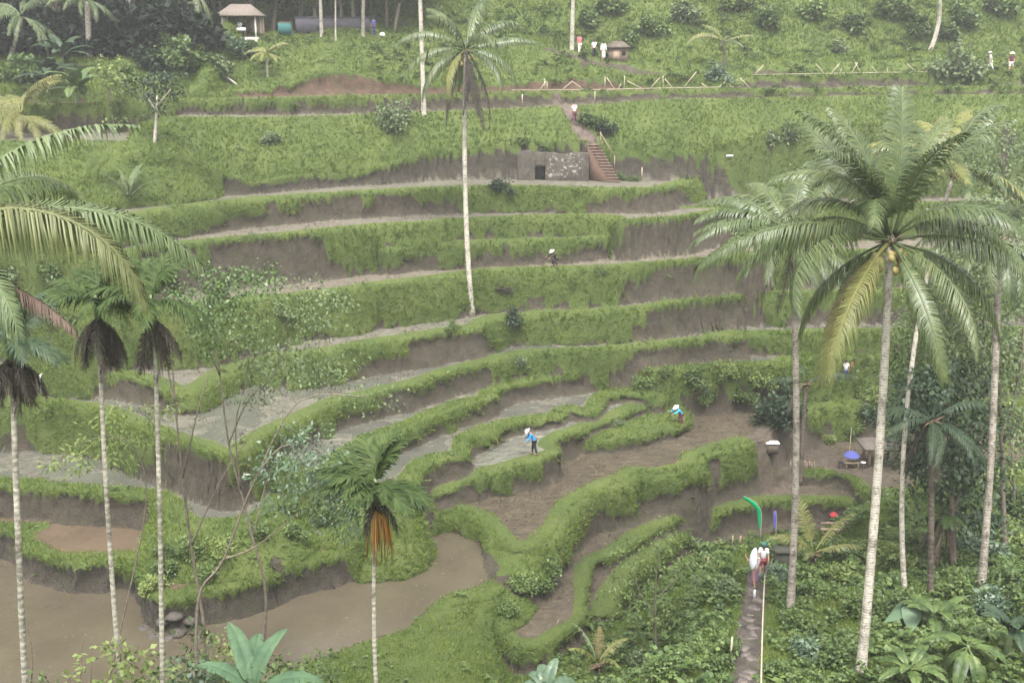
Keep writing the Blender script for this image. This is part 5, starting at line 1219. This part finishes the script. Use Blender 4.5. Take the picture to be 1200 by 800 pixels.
    if skirt:
        a_ = (J[-1][5] + J[1][5]) / 2
        f = Fig(); f.add(*skinned([pel, (J[-1][4] + J[1][4]) / 2, a_ + [0, 0, .12]], [(0, 1), (1, 2)], [(.15, .125), (.19, .16), (.185, .155)], 1)); f.build('sarong', [M[bottom]], root)
    else:
        lv, le, lr = [pel], [], [(.145, .115)]
        for s in (-1, 1):
            i = len(lv); hp, kn, an = J[s][3:6]
            if shorts: lv += [hp, hp + (kn - hp) * .9]; le += [(0, i), (i, i + 1)]; lr += [.10, .082]
            else: lv += [hp, kn, an + (kn - an) * .08]; le += [(0, i), (i, i + 1), (i + 1, i + 2)]; lr += [.10, .075, .062]
        f = Fig(); f.add(*skinned(lv, le, lr, 1)); f.build('trousers' if not shorts else 'shorts', [M[bottom]], root)
    for s in (-1, 1):
        an, to = J[s][5], J[s][6]
        f = Fig(); f.add(*skinned([an - [0, .05, .045], an + [0, .05, -.045], to], [(0, 1), (1, 2)], [(.042, .03), (.045, .03), (.045, .026)], 1)); f.build('shoe', [M['black']], root)
    q = Vector(tuple(ax)).to_track_quat('Z', 'Y').to_euler()
    if hair or hat:
        mb = MB().lathe([(.093, -.045), (.102, 0), (.098, .05), (.07, .09), (.0, .105)], 12)
        o = mb.build('hair', M['hair'], root, True); o.location = [float(v) for v in hc + ax * .012 - fw * .03]; o.rotation_euler = q
    if hat:
        prof = {'cone': [(.23, -.02), (.222, -.012), (.12, .07), (.04, .14), (0, .155), (.03, .13), (.11, .055), (.215, -.026)], 'brim': [(.235, -.015), (.24, -.005), (.12, .015), (.115, .07), (.09, .11), (0, .12)], 'cap': [(.11, -.02), (.115, .03), (.10, .08), (.06, .115), (0, .125)]}[hat]
        mb = MB().lathe(prof, 18)
        if hat == 'cap': mb.box((0, .14, -.005), (.15, .12, .012))
        o = mb.build('hat', M[cap] if hat == 'cap' else M['straw'], root, True); o.location = [float(v) for v in hc + ax * .045]; o.rotation_euler = q
    return root

def stand(px, py): return ground(px, py)
person('farmer in a long blue shirt and white brimmed hat, standing on the middle mud terrace', stand(626, 533) + [0, 0, .02], 95, 1.62, .5, .25, 'blue', 'black', 'brim', .12, ((.35, .5), (.5, .6)), sleeve='long', long_top=True)
person('stooping farmer in blue with a white conical hat at the end of the brown plot', ground(798, 499) + [0, 0, .02], 115, 1.6, .75, -.3, 'sky', 'plum', 'cone', .08, ((1.1, .25), (1.2, .3)), sleeve='long', crouch=.25)
person('half-hidden figure in a white hat crouching by a high terrace wall', ground(651, 312), 120, 1.5, .6, -.2, 'black', 'black', 'brim', .08, ((.9, .3), (1, .3)), sleeve='long', crouch=.7)
g1, g2 = ground(884, 688), ground(893, 676)
person('walker in a purple sarong under the white umbrella on the stone path', g1, 20, 1.6, .05, 0, 'white', 'purple', None, .18, ((.9, 1.2), (.1, .1)), skirt=True)
person('walker in white shirt, maroon shorts and blue-green cap beside the white umbrella', g2, 170, 1.66, .08, .1, 'white', 'maroon', 'cap', .2, ((.35, .6), (.3, .7)), shorts=True, cap='teal')
person('distant walker in red below the tall grey palm trunk on the hill path', ground(679, 64), 200, 1.68, 0, 0, 'rose', 'cream', None, .15, long_top=True)
person('distant walker in white top and black trousers, middle of the three on the hill path', ground(696, 69), 190, 1.6, 0, 0, 'white', 'black', None, .15)
person('distant walker all in white beside the small brick hut', ground(707, 72), 180, 1.72, 0, 0, 'white', 'white', None, .12, skirt=True, sleeve='long')
person('walker in a white top and dark red trousers above the brick steps', ground(673, 144), 10, 1.6, 0, .1, 'white', 'plum', None, .16)
person('walker dressed in white, striding along the fence line, upper right', ground(1160, 84), 60, 1.65, .12, 0, 'white', 'cream', 'brim', .3, ((-.4, .2), (.5, .4)))
person('walker in a dark shirt and pale hat with bare legs, upper right', ground(1184, 86), 150, 1.72, .02, 0, 'plum', 'cream', 'brim', .25, ((.3, .5), (.2, .4)), shorts=True)
gk = ground(990, 449)
person('visitor in a white shirt partly hidden by the rusty hanging frond', gk, 150, 1.65, .1, 0, 'white', 'navy', None, .1)
person('visitor in a red shirt partly hidden by the fruiting palm', gk + [.5, .2, 0], 210, 1.65, .1, 0, 'red', 'navy', None, .1)
person('far figure in blue beside the low wall, near the three bare trunks', ground(438, 43), 180, 1.65, 0, 0, 'kiosk', 'navy', None, .1)
person('far figure in pale clothes under the pavilion roof', ground(279, 46) + [0, .9, .2], 170, 1.6, .1, 0, 'white', 'cream', None, .1, crouch=.4)

# ------------------------------------------------------------------ built things
def up3(v): return [float(x) for x in v]
def umbrella(label, hub, axis, rad, depth, m, pole, pr=.015):
    root = thing('umbrella', label, 'umbrella', hub)
    n = 10; V = []
    a = np.arange(n) * 2 * math.pi / n
    rings = [(0.02, 0), (.35, -.10), (.7, -.42), (1, -1)]
    mb = MB()
    for off in (0, -.012):
        mb.lathe([(r_ * rad, z * depth + off) for r_, z in rings], n)
    o = mb.build('canopy', M[m], root, True); q = Vector(axis).to_track_quat('Z', 'Y'); o.rotation_euler = q.to_euler()
    p = np.array(Vector(axis).normalized())
    MB().tube([p * .07, -p * .1, -p * pole], [pr * .5, pr, pr], 6).build('pole', M['wood'], root)
    mb = MB()
    for k in range(n):
        e = np.array(q @ Vector((math.cos(a[k]) * rad * .98, math.sin(a[k]) * rad * .98, -depth)))
        mb.tube([-p * .03, np.array(q @ Vector((math.cos(a[k]) * rad * .6, math.sin(a[k]) * rad * .6, -depth * .36))), e], .006, 4)
    mb.build('ribs', M['steel'], root)
    return root
hd = g1 + np.array([-.02, -.15, 1.42])
umbrella('white umbrella tilted over a walker on the stone path', hd + np.array([-.27, -.05, .06]), (-.98, .02, .2), .48, .14, 'white', .75)

def fence(label, marks, Y, rail=None, post_r=.04):
    p0 = at(*marks[0][0], Y(marks[0][0][0])); root = thing('bamboo_fence', label, 'fence', on_ground(p0))
    o0 = on_ground(p0)
    for a, b in marks:
        A, B = at(*a, Y(a[0])), at(*b, Y(b[0]))
        low = A if A[2] < B[2] else B
        dz = float(height(low[0], low[1])) - low[2]
        A[2] += dz - .05; B[2] += dz - .05
        MB().tube([A - o0, B - o0], [post_r, post_r * .8], 6).build('post' if abs(a[0] - b[0]) < 3 else 'brace', M['bamboo'], root, True)
    if rail:
        P = []
        for px, py in rail:
            q = at(px, py, Y(px)); q[2] = float(height(q[0], q[1])) + .12; P.append(q - o0)
        MB().tube(P, .035, 6).build('rail', M['bamboo'], root, True)
Yf = lambda px: np.interp(px, [560, 700, 870], [94.0, 94.6, 95.2])
fence('weathered bamboo fence with slanting braces above the brick steps', [((631, 107), (640, 94)), ((639, 107), (638, 91)), ((641, 107), (641, 95)), ((656, 108), (671, 95)), ((709, 107), (709, 89)), ((711, 91), (722, 107)), ((723, 106), (728, 97)), ((731, 107), (732, 89)), ((735, 96), (757, 107)), ((760, 107), (773, 92)), ((777, 107), (777, 90)), ((779, 93), (790, 106)), ((799, 105), (816, 84)), ((822, 98), (832, 105)), ((840, 105), (850, 96)), ((867, 90), (880, 103)), ((688, 107), (671, 95))], Yf, [(600, 108), (700, 108), (780, 106), (868, 105)])
Yg = lambda px: np.interp(px, [870, 980, 1100], [97.6, 98.0, 98.5])
fence('broken bamboo fence of crossed poles along the upper right ledge', [((882, 90), (895, 76)), ((956, 73), (968, 87)), ((972, 87), (984, 73)), ((985, 86), (986, 78)), ((997, 87), (1005, 72)), ((1010, 87), (1002, 72)), ((1022, 78), (1030, 87)), ((1063, 74), (1076, 86)), ((1083, 86), (1093, 73)), ((1040, 86), (1040, 78))], Yg, [(880, 90), (980, 89), (1090, 87)])

for px, py, lab in ((697, 120, 'pale stub post on the ledge under the bamboo fence, right of the steps'), (612, 124, 'pale stub post on the ledge under the bamboo fence, left of the steps'), (752, 211, 'short white post at the foot of the right-hand earth wall')):
    g = ground(px, py); o = MB().tube([(0, 0, -.1), (0, 0, .4), (0, 0, .8)], [.06, .05, .04], 7).build('post', M['bamboo'], None, True); o.location = up3(g); tag(o, lab, 'post')

# brick steps
b0, b1 = at(695, 166, 86.2), at(721, 211, 85.0)
b0[2] = float(height(b0[0], b0[1] + 1.2)); b1[2] = float(height(b1[0], b1[1] - .6))
M['soil_brick'] = mat('dark_worn_brick', (.13, .08, .06), .95, .3, 6)
root = thing('brick_steps', 'steep flight of orange brick steps cut through the earth wall', 'steps', b1)
ns = 13
for k in range(ns):
    t_ = (k + .5) / ns; p = (b0 - b1) * t_
    st = MB().box((p[0], p[1] + .32, p[2] / 2 - .17), (.85, .62, p[2] + .26)).build('step', M['soil_brick'], root)
    MB().box((p[0], p[1] + .29, p[2] - .01), (.92, .70, .05)).build('tread', M['brick'], st)
MB().tube([(b0 - b1) + [.55, -.3, -.2], (b0 - b1) + [.55, -.3, .9]], .04, 6).build('post', M['wood'], root)
MB().tube([(b0 - b1) * .4 + [.6, -.3, -.2], (b0 - b1) * .4 + [.6, -.3, .9]], .04, 6).build('post', M['wood'], root)
MB().tube([(b0 - b1) + [.55, -.3, .8], (b0 - b1) * .4 + [.6, -.3, .8]], .03, 6).build('handrail', M['wood'], root)

# lime-stained rough wall with a dark niche
wl_, wr_ = at(606, 208, 85.6), at(690, 208, 85.4)
zb = min(float(height(wl_[0], wl_[1] - .5)), float(height(wr_[0], wr_[1] - .5)))
m, nt_, bb_ = nodes('lime_stained_earth')
pos = nn(nt_, 'ShaderNodeTexCoord').outputs['Object']
spot = ramp(nt_, noise(nt_, 3.2, 6, .75, pos), [(.53, (0, 0, 0)), (.60, (1, 1, 1))])
sx = nn(nt_, 'ShaderNodeSeparateXYZ'); nt_.links.new(pos, sx.inputs[0])
zone = math_(nt_, 'MULTIPLY', ramp(nt_, math_(nt_, 'MULTIPLY', sx.outputs[0], .18), [(.38, (.12, .12, .12)), (.44, (1, 1, 1)), (.86, (1, 1, 1)), (.93, (0, 0, 0))]), ramp(nt_, math_(nt_, 'MULTIPLY', sx.outputs[2], .4), [(.1, (0, 0, 0)), (.2, (1, 1, 1)), (.8, (1, 1, 1)), (.95, (0, 0, 0))]))
base_ = ramp(nt_, noise(nt_, 1.4, 6, .7, pos), [(.3, (.02, .018, .014)), (.55, (.058, .048, .037)), (.75, (.05, .055, .025))])
nt_.links.new(mixc(nt_, math_(nt_, 'MULTIPLY', spot, zone), base_, (.25, .23, .21)), bb_.inputs['Base Color']); bb_.inputs['Roughness'].default_value = .95
bump(nt_, bb_, noise(nt_, 6, 5, .7, pos), .8, .08)
root = thing('stained_wall', 'rough earth wall splashed with white lime, left of the brick steps', 'wall', (wl_[0], wl_[1], zb))
Wd = wr_[0] - wl_[0]; Ht = 2.2
def rough_slab(x0, x1, z0, z1, name):
    nx, nz = max(2, int((x1 - x0) / .16)), max(2, int((z1 - z0) / .16))
    gx, gz = np.meshgrid(np.linspace(x0, x1, nx + 1), np.linspace(z0, z1, nz + 1))
    gz = np.where(gz > z1 - .1, gz + .28 * fbm(gx, gx * 0 + 3, 1.1, 71), gz); gy = -.10 + .10 * fbm(gx, gz, .7, 61) + .3 * (gz / Ht) ** 2
    n = gx.size; Vf = np.stack([gx, gy, gz], -1).reshape(-1, 3); Vb = np.stack([gx, gy * 0 + .45, gz], -1).reshape(-1, 3)
    I = np.arange(n).reshape(nz + 1, nx + 1)
    f = np.stack([I[:-1, :-1], I[:-1, 1:], I[1:, 1:], I[1:, :-1]], -1).reshape(-1, 4)
    rim = np.concatenate([I[0, :], I[1:, -1], I[-1, ::-1][1:], I[::-1, 0][1:-1]]); rn = np.roll(rim, -1)
    MB().add(np.vstack([Vf, Vb]), f, f[:, ::-1] + n, np.stack([rn, rim, rim + n, rn + n], -1)).build(name, m, root)
nx0 = (at(627, 208, 85.6) - wl_)[0]; nx1 = (at(639, 208, 85.6) - wl_)[0]
rough_slab(0, nx0, -.2, Ht, 'wall_face'); rough_slab(nx1, Wd, -.2, Ht, 'wall_face'); rough_slab(nx0, nx1, 1.15, Ht, 'wall_face')
MB().box(((nx0 + nx1) / 2, .40, .5), (nx1 - nx0, .08, 1.5)).build('niche', M['void'], root)  # back panel coloured near-black for the shade in the hole

for i, (px, py, s_) in enumerate([(612, 170, .8), (640, 168, .7), (668, 168, .8), (686, 170, .6), (726, 172, .9), (742, 176, .7)]):
    q = on_ground(at(px, py, 86.4)); shrub('grassy weed tuft spilling over the top of the lime-splashed wall' if i < 4 else 'weed tuft over the dark earth bank right of the brick steps', q, s_, ('weeds', 'jungle')[i % 2], i + 2, group='weed tufts over the lime-splashed wall' if i < 4 else 'weed tufts right of the steps', n=14, tall=.5)
# hut, pavilion, stall, low wall on the hilltop
def hip_roof(w, d, h, over=.35, th=.14):
    W_, D_ = w / 2 + over, d / 2 + over
    V = [(-W_, -D_, 0), (W_, -D_, 0), (W_, D_, 0), (-W_, D_, 0), (-W_ * .45, 0, h), (W_ * .45, 0, h)]
    Vb = [(x, y, z - th) for x, y, z in V]
    return V + Vb, [[0, 1, 5, 4], [2, 3, 4, 5], [6 + 4, 6 + 5, 6 + 1, 6], [6 + 5, 6 + 4, 6 + 3, 6 + 2], [0, 6, 7, 1], [1, 7, 8, 2], [2, 8, 9, 3], [3, 9, 6, 0]], [[1, 2, 5], [3, 0, 4], [6 + 5, 6 + 2, 6 + 1], [6 + 4, 6, 6 + 3]]
def shelter(name, label, cat, loc, w, d, hp, hr, floor=.2, mats=('thatch', 'wood'), extra=None, rot=0):
    root = thing(name, label, cat, loc, rot)
    if floor: MB().box((0, 0, floor / 2 - .3), (w, d, floor + .6)).build('floor', M['concrete'], root)
    for sx_ in (-1, 1):
        for sy_ in (-1, 1): MB().tube([(sx_ * (w / 2 - .12), sy_ * (d / 2 - .12), 0), (sx_ * (w / 2 - .12), sy_ * (d / 2 - .12), hp)], .085, 7).build('post', M[mats[1]], root)
    V, f4, f3 = hip_roof(w, d, hr); o = MB().add(V, f4, f3).build('roof', M[mats[0]], root); o.location = (0, 0, hp + .05)
    return root
g = ground(280, 46); root = shelter('pavilion', 'open thatched pavilion with pale posts at the edge of the hilltop', 'pavilion', g + [0, 1.3, -.05], 3.1, 2.2, 2.0, .95, .2, ('thatch', 'cream'))
MB().box((.95, 1.0, 1.1), (1.6, .12, 1.9)).build('back_wall', M['plaster'], root)
g2_ = g + np.array([.05, .5, .2]); root = thing('table', 'white-clothed table at the front of the pavilion', 'table', g2_)
MB().box((0, 0, .72), (1.0, .55, .05)).box((0, -.285, .58), (1.04, .02, .26)).build('tablecloth', M['white'], root)
for sx_ in (-1, 1):
    for sy_ in (-1, 1): MB().box((sx_ * .42, sy_ * .2, .35), (.05, .05, .7)).build('leg', M['wood'], root)
g = ground(334, 43); root = thing('stall', 'small stall hung with teal cloth left of the long low wall', 'stall', g + [0, .3, 0])
mb = MB()
for k in range(12):
    x = -.52 + k * .095; mb.box((x, -.32 + .03 * (k % 2), .62), (.094, .03, 1.1))
mb.build('cloth', M['teal'], root); MB().box((0, 0, 1.2), (1.15, .7, .05)).build('counter', M['wood'], root)
for sx_ in (-1, 1): MB().tube([(sx_ * .52, .28, -.1), (sx_ * .52, .28, 1.18)], .04, 6).build('post', M['wood'], root)
p, q_ = on_ground(ground(345, 43) + [0, .9, 0]), on_ground(ground(432, 43) + [0, .9, 0])
o = MB().box(((q_[0] - p[0]) / 2, (q_[1] - p[1]) / 2, .5), (np.hypot(q_[0] - p[0], q_[1] - p[1]), .22, 1.6), rz=math.atan2(q_[1] - p[1], q_[0] - p[0])).box(((q_[0] - p[0]) / 2, (q_[1] - p[1]) / 2, 1.34), (np.hypot(q_[0] - p[0], q_[1] - p[1]) + .1, .32, .08), rz=math.atan2(q_[1] - p[1], q_[0] - p[0])).build('low_wall', mat('violet_grey_plaster', (.065, .06, .072), .9, .3, 2), None); o.location = up3(p); tag(o, 'long violet-grey low wall on the hilltop behind three bare palm trunks', 'wall')
g = ground(448, 43); o = MB().lathe([(0, 0), (.24, 0), (.27, .12), (.2, .28), (.07, .34), (0, .36)], 10).build('sack', M['white'], None, True); o.location = up3(g); tag(o, 'small white sack on the ground right of the low wall', 'sack')
g = ground(724, 73); root = thing('brick_hut', 'small orange brick hut with a dark roof beside the hill path', 'hut', g + [0, .6, 0])
MB().box((0, 0, .5), (1.7, 1.1, 1.4)).build('wall', M['brick'], root); V, f4, f3 = hip_roof(1.7, 1.1, .5, .2, .08); o = MB().add(V, f4, f3).build('roof', M['trunk_dark'], root); o.location = (0, 0, 1.28)
MB().box((-.15, -.56, .5), (.55, .03, .9)).build('door', M['wood'], root); MB().box((.5, -.56, .75), (.35, .03, .4)).build('window', M['void'], root)

# kiosk corner on the trodden terrace
g = ground(997, 548)
umbrella('blue parasol on a tall thin pole over the trodden terrace', g + [0, 0, 1.15], (0, -.02, 1), .55, .32, 'kiosk', 1.3)
o = MB().tube([(0, 0, -.1), (0, 0, 1.2), (.02, 0, 2.5)], [.03, .025, .015], 6).build('bamboo_pole', M['bamboo'], None, True); o.location = up3(g + [.05, .7, 0]); tag(o, 'thin bamboo pole standing just behind the blue parasol', 'pole')
root = thing('low_table', 'low dark table under the blue parasol', 'table', g + [0, -.1, 0])
MB().box((0, 0, .42), (.9, .5, .05)).build('table_top', M['wood'], root)
for sx_ in (-1, 1):
    for sy_ in (-1, 1): MB().box((sx_ * .38, sy_ * .2, .2), (.05, .05, .42)).build('leg', M['wood'], root)
for dx, lab in ((-.75, 'dark stool left of the blue parasol'), (.75, 'dark stool with a white seat right of the blue parasol')):
    root = thing('stool', lab, 'stool', on_ground(g + [dx, -.1, 0]))
    MB().lathe([(0, .44), (.17, .44), (.18, .40), (0, .39)], 12).build('seat', M['white'] if dx > 0 else M['black'], root)
    for a in (0, 2.1, 4.2): MB().tube([(math.cos(a) * .1, math.sin(a) * .1, .4), (math.cos(a) * .17, math.sin(a) * .17, -.02)], .02, 5).build('leg', M['black'], root)
g = ground(1031, 545); shelter('thatched_shelter', 'small shelter with a pale thatched roof behind the fruiting palm trunk', 'shelter', g + [0, .3, 0], 1.9, 1.5, 1.35, .45, 0, ('straw' if False else 'thatch', 'wood'))
g = ground(904, 530); root = thing('stall', 'low dark stall with a white top at the edge of the trodden terrace', 'stall', g)
MB().box((0, 0, .3), (.75, .5, .7)).build('body', M['trunk_dark'], root); MB().box((0, 0, .68), (.85, .6, .05)).build('top', M['cream'], root)
a_, b_ = ground(926, 549), ground(954, 549); root = thing('stake_fence', 'short row of brown stakes along the trodden terrace edge', 'fence', a_)
for k in range(11):
    p = on_ground(a_ + (b_ - a_) * k / 10) - a_; MB().tube([p + [0, 0, -.1], p + [random.uniform(-.03, .03), 0, random.uniform(.4, .55)]], .03, 5).build('stake', M['wood'], root)

def banner(label, foot, hpx, col, curve, wid, Ydy=0):
    g = ground(*foot); root = thing('banner', label, 'flag', g)
    s = np.linspace(0, 1, 16); hh = hpx
    P = np.stack([-curve * np.clip((s - .45) / .55, 0, 1) ** 2.1, 0 * s, hh * (s - .12 * np.clip((s - .5) / .5, 0, 1) ** 2)], 1)
    MB().tube(P, np.linspace(.03, .01, 16), 6).build('pole', M['bamboo'], root, True)
    u = np.linspace(.2, 1, 18); B = np.stack([np.interp(u, s, P[:, k]) for k in range(3)], 1)
    w_ = wid * np.sin(np.pi * np.clip(u * .93 - .1, 0, 1)) ** .7
    T = np.gradient(B, axis=0); T /= np.linalg.norm(T, axis=1)[:, None]
    Nn = np.stack([-T[:, 2], 0 * u, T[:, 0]], 1)
    wav = .03 * np.sin(u * 14)
    V = []; q = []
    for i in range(18):
        for dy in (-.006, .006): V += [B[i] + [0, dy, 0], B[i] - Nn[i] * w_[i] * -1 + [0, dy + wav[i], 0]]
    for i in range(17):
        a = i * 4
        q += [[a, a + 1, a + 5, a + 4], [a + 2, a + 6, a + 7, a + 3], [a + 1, a + 3, a + 7, a + 5], [a, a + 4, a + 6, a + 2]]
    MB().add(V, q).build('cloth', M[col], root, True)
banner('curved bright green banner on a bowed pole above the lower plots', (891, 632), 3.2, 'green', 1.15, .27)
banner('narrow violet banner right of the green one', (909, 628), 1.9, 'violet', .08, .22)
g = ground(977, 606); o = MB().lathe([(0, .26), (.1, .25), (.17, .18), (.26, .12), (.28, .04), (.30, 0), (0, -.05)], 7).build('cloth_bundle', M['red'], None, True); o.location = up3(g); tag(o, 'red cloth bundle against the dark wall of the lower plot', 'cloth')
for (px, py, h_, lab) in ((858, 640, .7, 'left of two short stakes by the lower plot'), (867, 640, .7, 'right of two short stakes by the lower plot'), (829, 668, .75, 'lone dark stake at the corner of the lowest plot')):
    g = ground(px, py); o = MB().tube([(0, 0, -.2), (0, 0, h_ * .6), (.02, 0, h_)], [.07, .065, .05], 7).build('stake', M['wood'], None, True); o.location = up3(g); tag(o, lab, 'stake')
g = ground(917, 662); o = MB().box((0, 0, .3), (.75, .6, .9)).box((0, 0, .78), (.9, .75, .08)).build('stone_block', M['mossy'], None); o.location = up3(g); tag(o, 'mossy grey stone block below the violet banner', 'block')
a_ = ground(982, 628); root = thing('plank_bench', 'long plank bench in front of the lowest dark wall', 'bench', a_)
MB().box((0, 0, .42), (2.1, .28, .05)).build('seat', M['wood'], root); MB().box((0, .18, .72), (2.1, .04, .14)).build('backrest', M['wood'], root)
for sx_ in (-.9, 0, .9): MB().box((sx_, .08, .2), (.07, .25, .5)).build('leg', M['wood'], root)
# handrail of the stone path
root = None; P = []
for k, (px, py) in enumerate([(895, 694), (894, 712), (893, 735), (892, 762), (891, 800), (890, 850)]):
    g = ground(px, py, 24)
    if root is None: root = thing('bamboo_handrail', 'yellow bamboo handrail along the right side of the stone path', 'handrail', g); o0 = g
    P.append(g - o0 + [0, 0, .75]); MB().tube([g - o0 + [0, 0, -.2], g - o0 + [0, 0, .8]], .03, 6).build('post', M['bamboo'], root)
MB().tube(P, .03, 6).build('rail', M['bamboo'], root, True)
g = ground(856, 772); o = MB().tube([(0, 0, -.2), (.02, 0, .9)], .035, 6).build('bamboo_post', M['bamboo'], None); o.location = up3(g); tag(o, 'lone bamboo post on the left side of the stone path', 'post')
g = ground(884, 700); o = MB().tube([(0, 0, -.2), (0, 0, .3), (0, 0, .36)], [.05, .05, .03], 6).build('marker_post', M['white'], None); o.location = up3(g); tag(o, 'small white marker post in the middle of the stone path', 'post')
# water spouts, pipes, sticks
g = ground(52, 459); root = thing('water_spout', 'thin white stream of water falling from a spout in the left earth wall', 'spout', g)
MB().tube([(.02, .35, 1.02), (0, .1, .98), (-.02, -.22, .94)], .045, 6).build('pipe', M['bamboo'], root); MB().tube([(-.02, -.22, .94), (-.03, -.30, .8), (-.03, -.33, .4), (-.03, -.34, 0)], [.035, .03, .035, .05], 6).build('stream', M['steel'], root)
g = ground(288, 562); o = MB().tube([(-.15, 0, .5), (-.13, 0, .1), (-.05, 0, .03), (.3, 0, .03)], .05, 7).build('pipe', M['steel'], None, True); o.location = up3(g); tag(o, 'bent white pipe sticking out of the mud, left of centre', 'pipe')
g = ground(715, 280); o = MB().tube([(0, 0, -.2), (.18, 0, .5), (.36, 0, 1.15)], [.07, .065, .05], 7).build('leaning_stake', M['white'], None, True); o.location = up3(g); tag(o, 'leaning white stake at the end of a high grassy terrace', 'stake')
g = ground(854, 190); o = MB().box((0, -.3, .25), (.55, .06, .14), rx=.2).build('board', M['white'], None); o.location = up3(g); tag(o, 'small white board on the right-hand earth wall', 'board')
a_ = ground(258, 88); o = MB().tube([(0, 0, .15), (.8, -.5, -.3), (1.6, -1.2, -.75)], [.11, .1, .06], 7).build('fallen_trunk', M['bark_pale'], None, True); o.location = up3(a_); tag(o, 'pale fallen trunk on the mound below the pavilion', 'log')
rng_ = random.Random(9)
for i, (px, py, s) in enumerate([(168, 738, .5), (182, 748, .6), (198, 750, .5), (210, 744, .7), (222, 732, .5), (205, 730, .6), (190, 735, .5), (176, 742, .35)]):
    g = ground(px, py); r2 = np.random.default_rng(i)
    mb = MB().lathe([(0, -.3), (.5, -.2), (.7, .05), (.55, .35), (.25, .5), (0, .55)], 9); Vv = np.vstack(mb.V); Vv += r2.normal(0, .07, Vv.shape); mb.V = [Vv]
    o = mb.build('rock', M['rock'], None, True); o.location = up3(g); o.scale = (s, s * .8, s * .7); o.rotation_euler = (0, 0, rng_.uniform(0, 6)); tag(o, 'dark rock at the foot of the bank beside the wide pond', 'rock', 'rocks at the pond edge')
for k in range(22):
    t_ = k / 21 * .93 + .03; q = pth[int(t_ * (len(pth) - 1))]; r2 = np.random.default_rng(k + 40)
    p = on_ground((q[0] + r2.uniform(-.2, .2), q[1] + r2.uniform(-.1, .1)))
    a = np.sort(r2.uniform(0, 6.28, 7)); rad = r2.uniform(.16, .34, 7)
    top = np.stack([np.cos(a) * rad, np.sin(a) * rad, .035 + r2.uniform(-.012, .012, 7)], 1); bot = top * [1.1, 1.1, 0] - [0, 0, .08]
    F_ = [[i, (i + 1) % 7, 7 + (i + 1) % 7, 7 + i] for i in range(7)]
    o = MB().add(np.vstack([bot, top]), F_, [list(range(7, 14))], [list(range(6, -1, -1))]).build('flat_stone', M['path'], None); o.location = up3(p)
    tag(o, 'worn flat stone set in the earth of the ridge path', 'stone', 'flat stones along the ridge path')
# ------------------------------------------------------------------ light, air
w = bpy.data.worlds.new('World'); SC.world = w; w.use_nodes = True
nt = w.node_tree; bg = nt.nodes['Background']
sky = nt.nodes.new('ShaderNodeTexSky'); sky.sky_type = 'NISHITA'; sky.sun_disc = False
SUN_EL, SUN_AZ = math.radians(62), math.radians(25)
sky.sun_elevation = SUN_EL; sky.sun_rotation = math.radians(200); sky.dust_density = 5; sky.air_density = 1.2; sky.ozone_density = 1
hs = nt.nodes.new('ShaderNodeHueSaturation'); hs.inputs['Saturation'].default_value = .08
nt.links.new(sky.outputs[0], hs.inputs['Color']); nt.links.new(hs.outputs[0], bg.inputs[0]); bg.inputs[1].default_value = .13
sl = bpy.data.lights.new('sun', 'SUN'); sl.energy = 1.5; sl.angle = math.radians(16); sl.color = (1, .96, .9)
so = bpy.data.objects.new('sun', sl); COL.objects.link(so)
so.rotation_euler = Euler((math.pi / 2 - SUN_EL, 0, math.radians(20)))
so.location = (0, 0, 60)

lo, hi = float(H.min()) - 1, 30.0
mb = MB().box((0, 150, (lo + hi) / 2), (900, 900, hi - lo))
hz = mb.build('haze', None); hz['kind'] = 'stuff'
hm = bpy.data.materials.new('damp_air'); hm.use_nodes = True
hn = hm.node_tree; hn.nodes.remove(hn.nodes['Principled BSDF'])
pv = hn.nodes.new('ShaderNodeVolumePrincipled'); pv.inputs['Density'].default_value = HAZE; pv.inputs['Color'].default_value = (.97, .97, 1, 1); pv.inputs['Anisotropy'].default_value = .3
hn.links.new(pv.outputs[0], hn.nodes['Material Output'].inputs['Volume'])
hz.data.materials.append(hm)
SC.cycles.volume_bounces = 1
SC.cycles.max_bounces = 8; SC.cycles.diffuse_bounces = 3; SC.cycles.glossy_bounces = 2; SC.cycles.transmission_bounces = 3
SC.cycles.use_denoising = True
SC.view_settings.view_transform = 'Standard'; SC.view_settings.look = 'None'; SC.view_settings.gamma = 1; SC.view_settings.exposure = EXPO
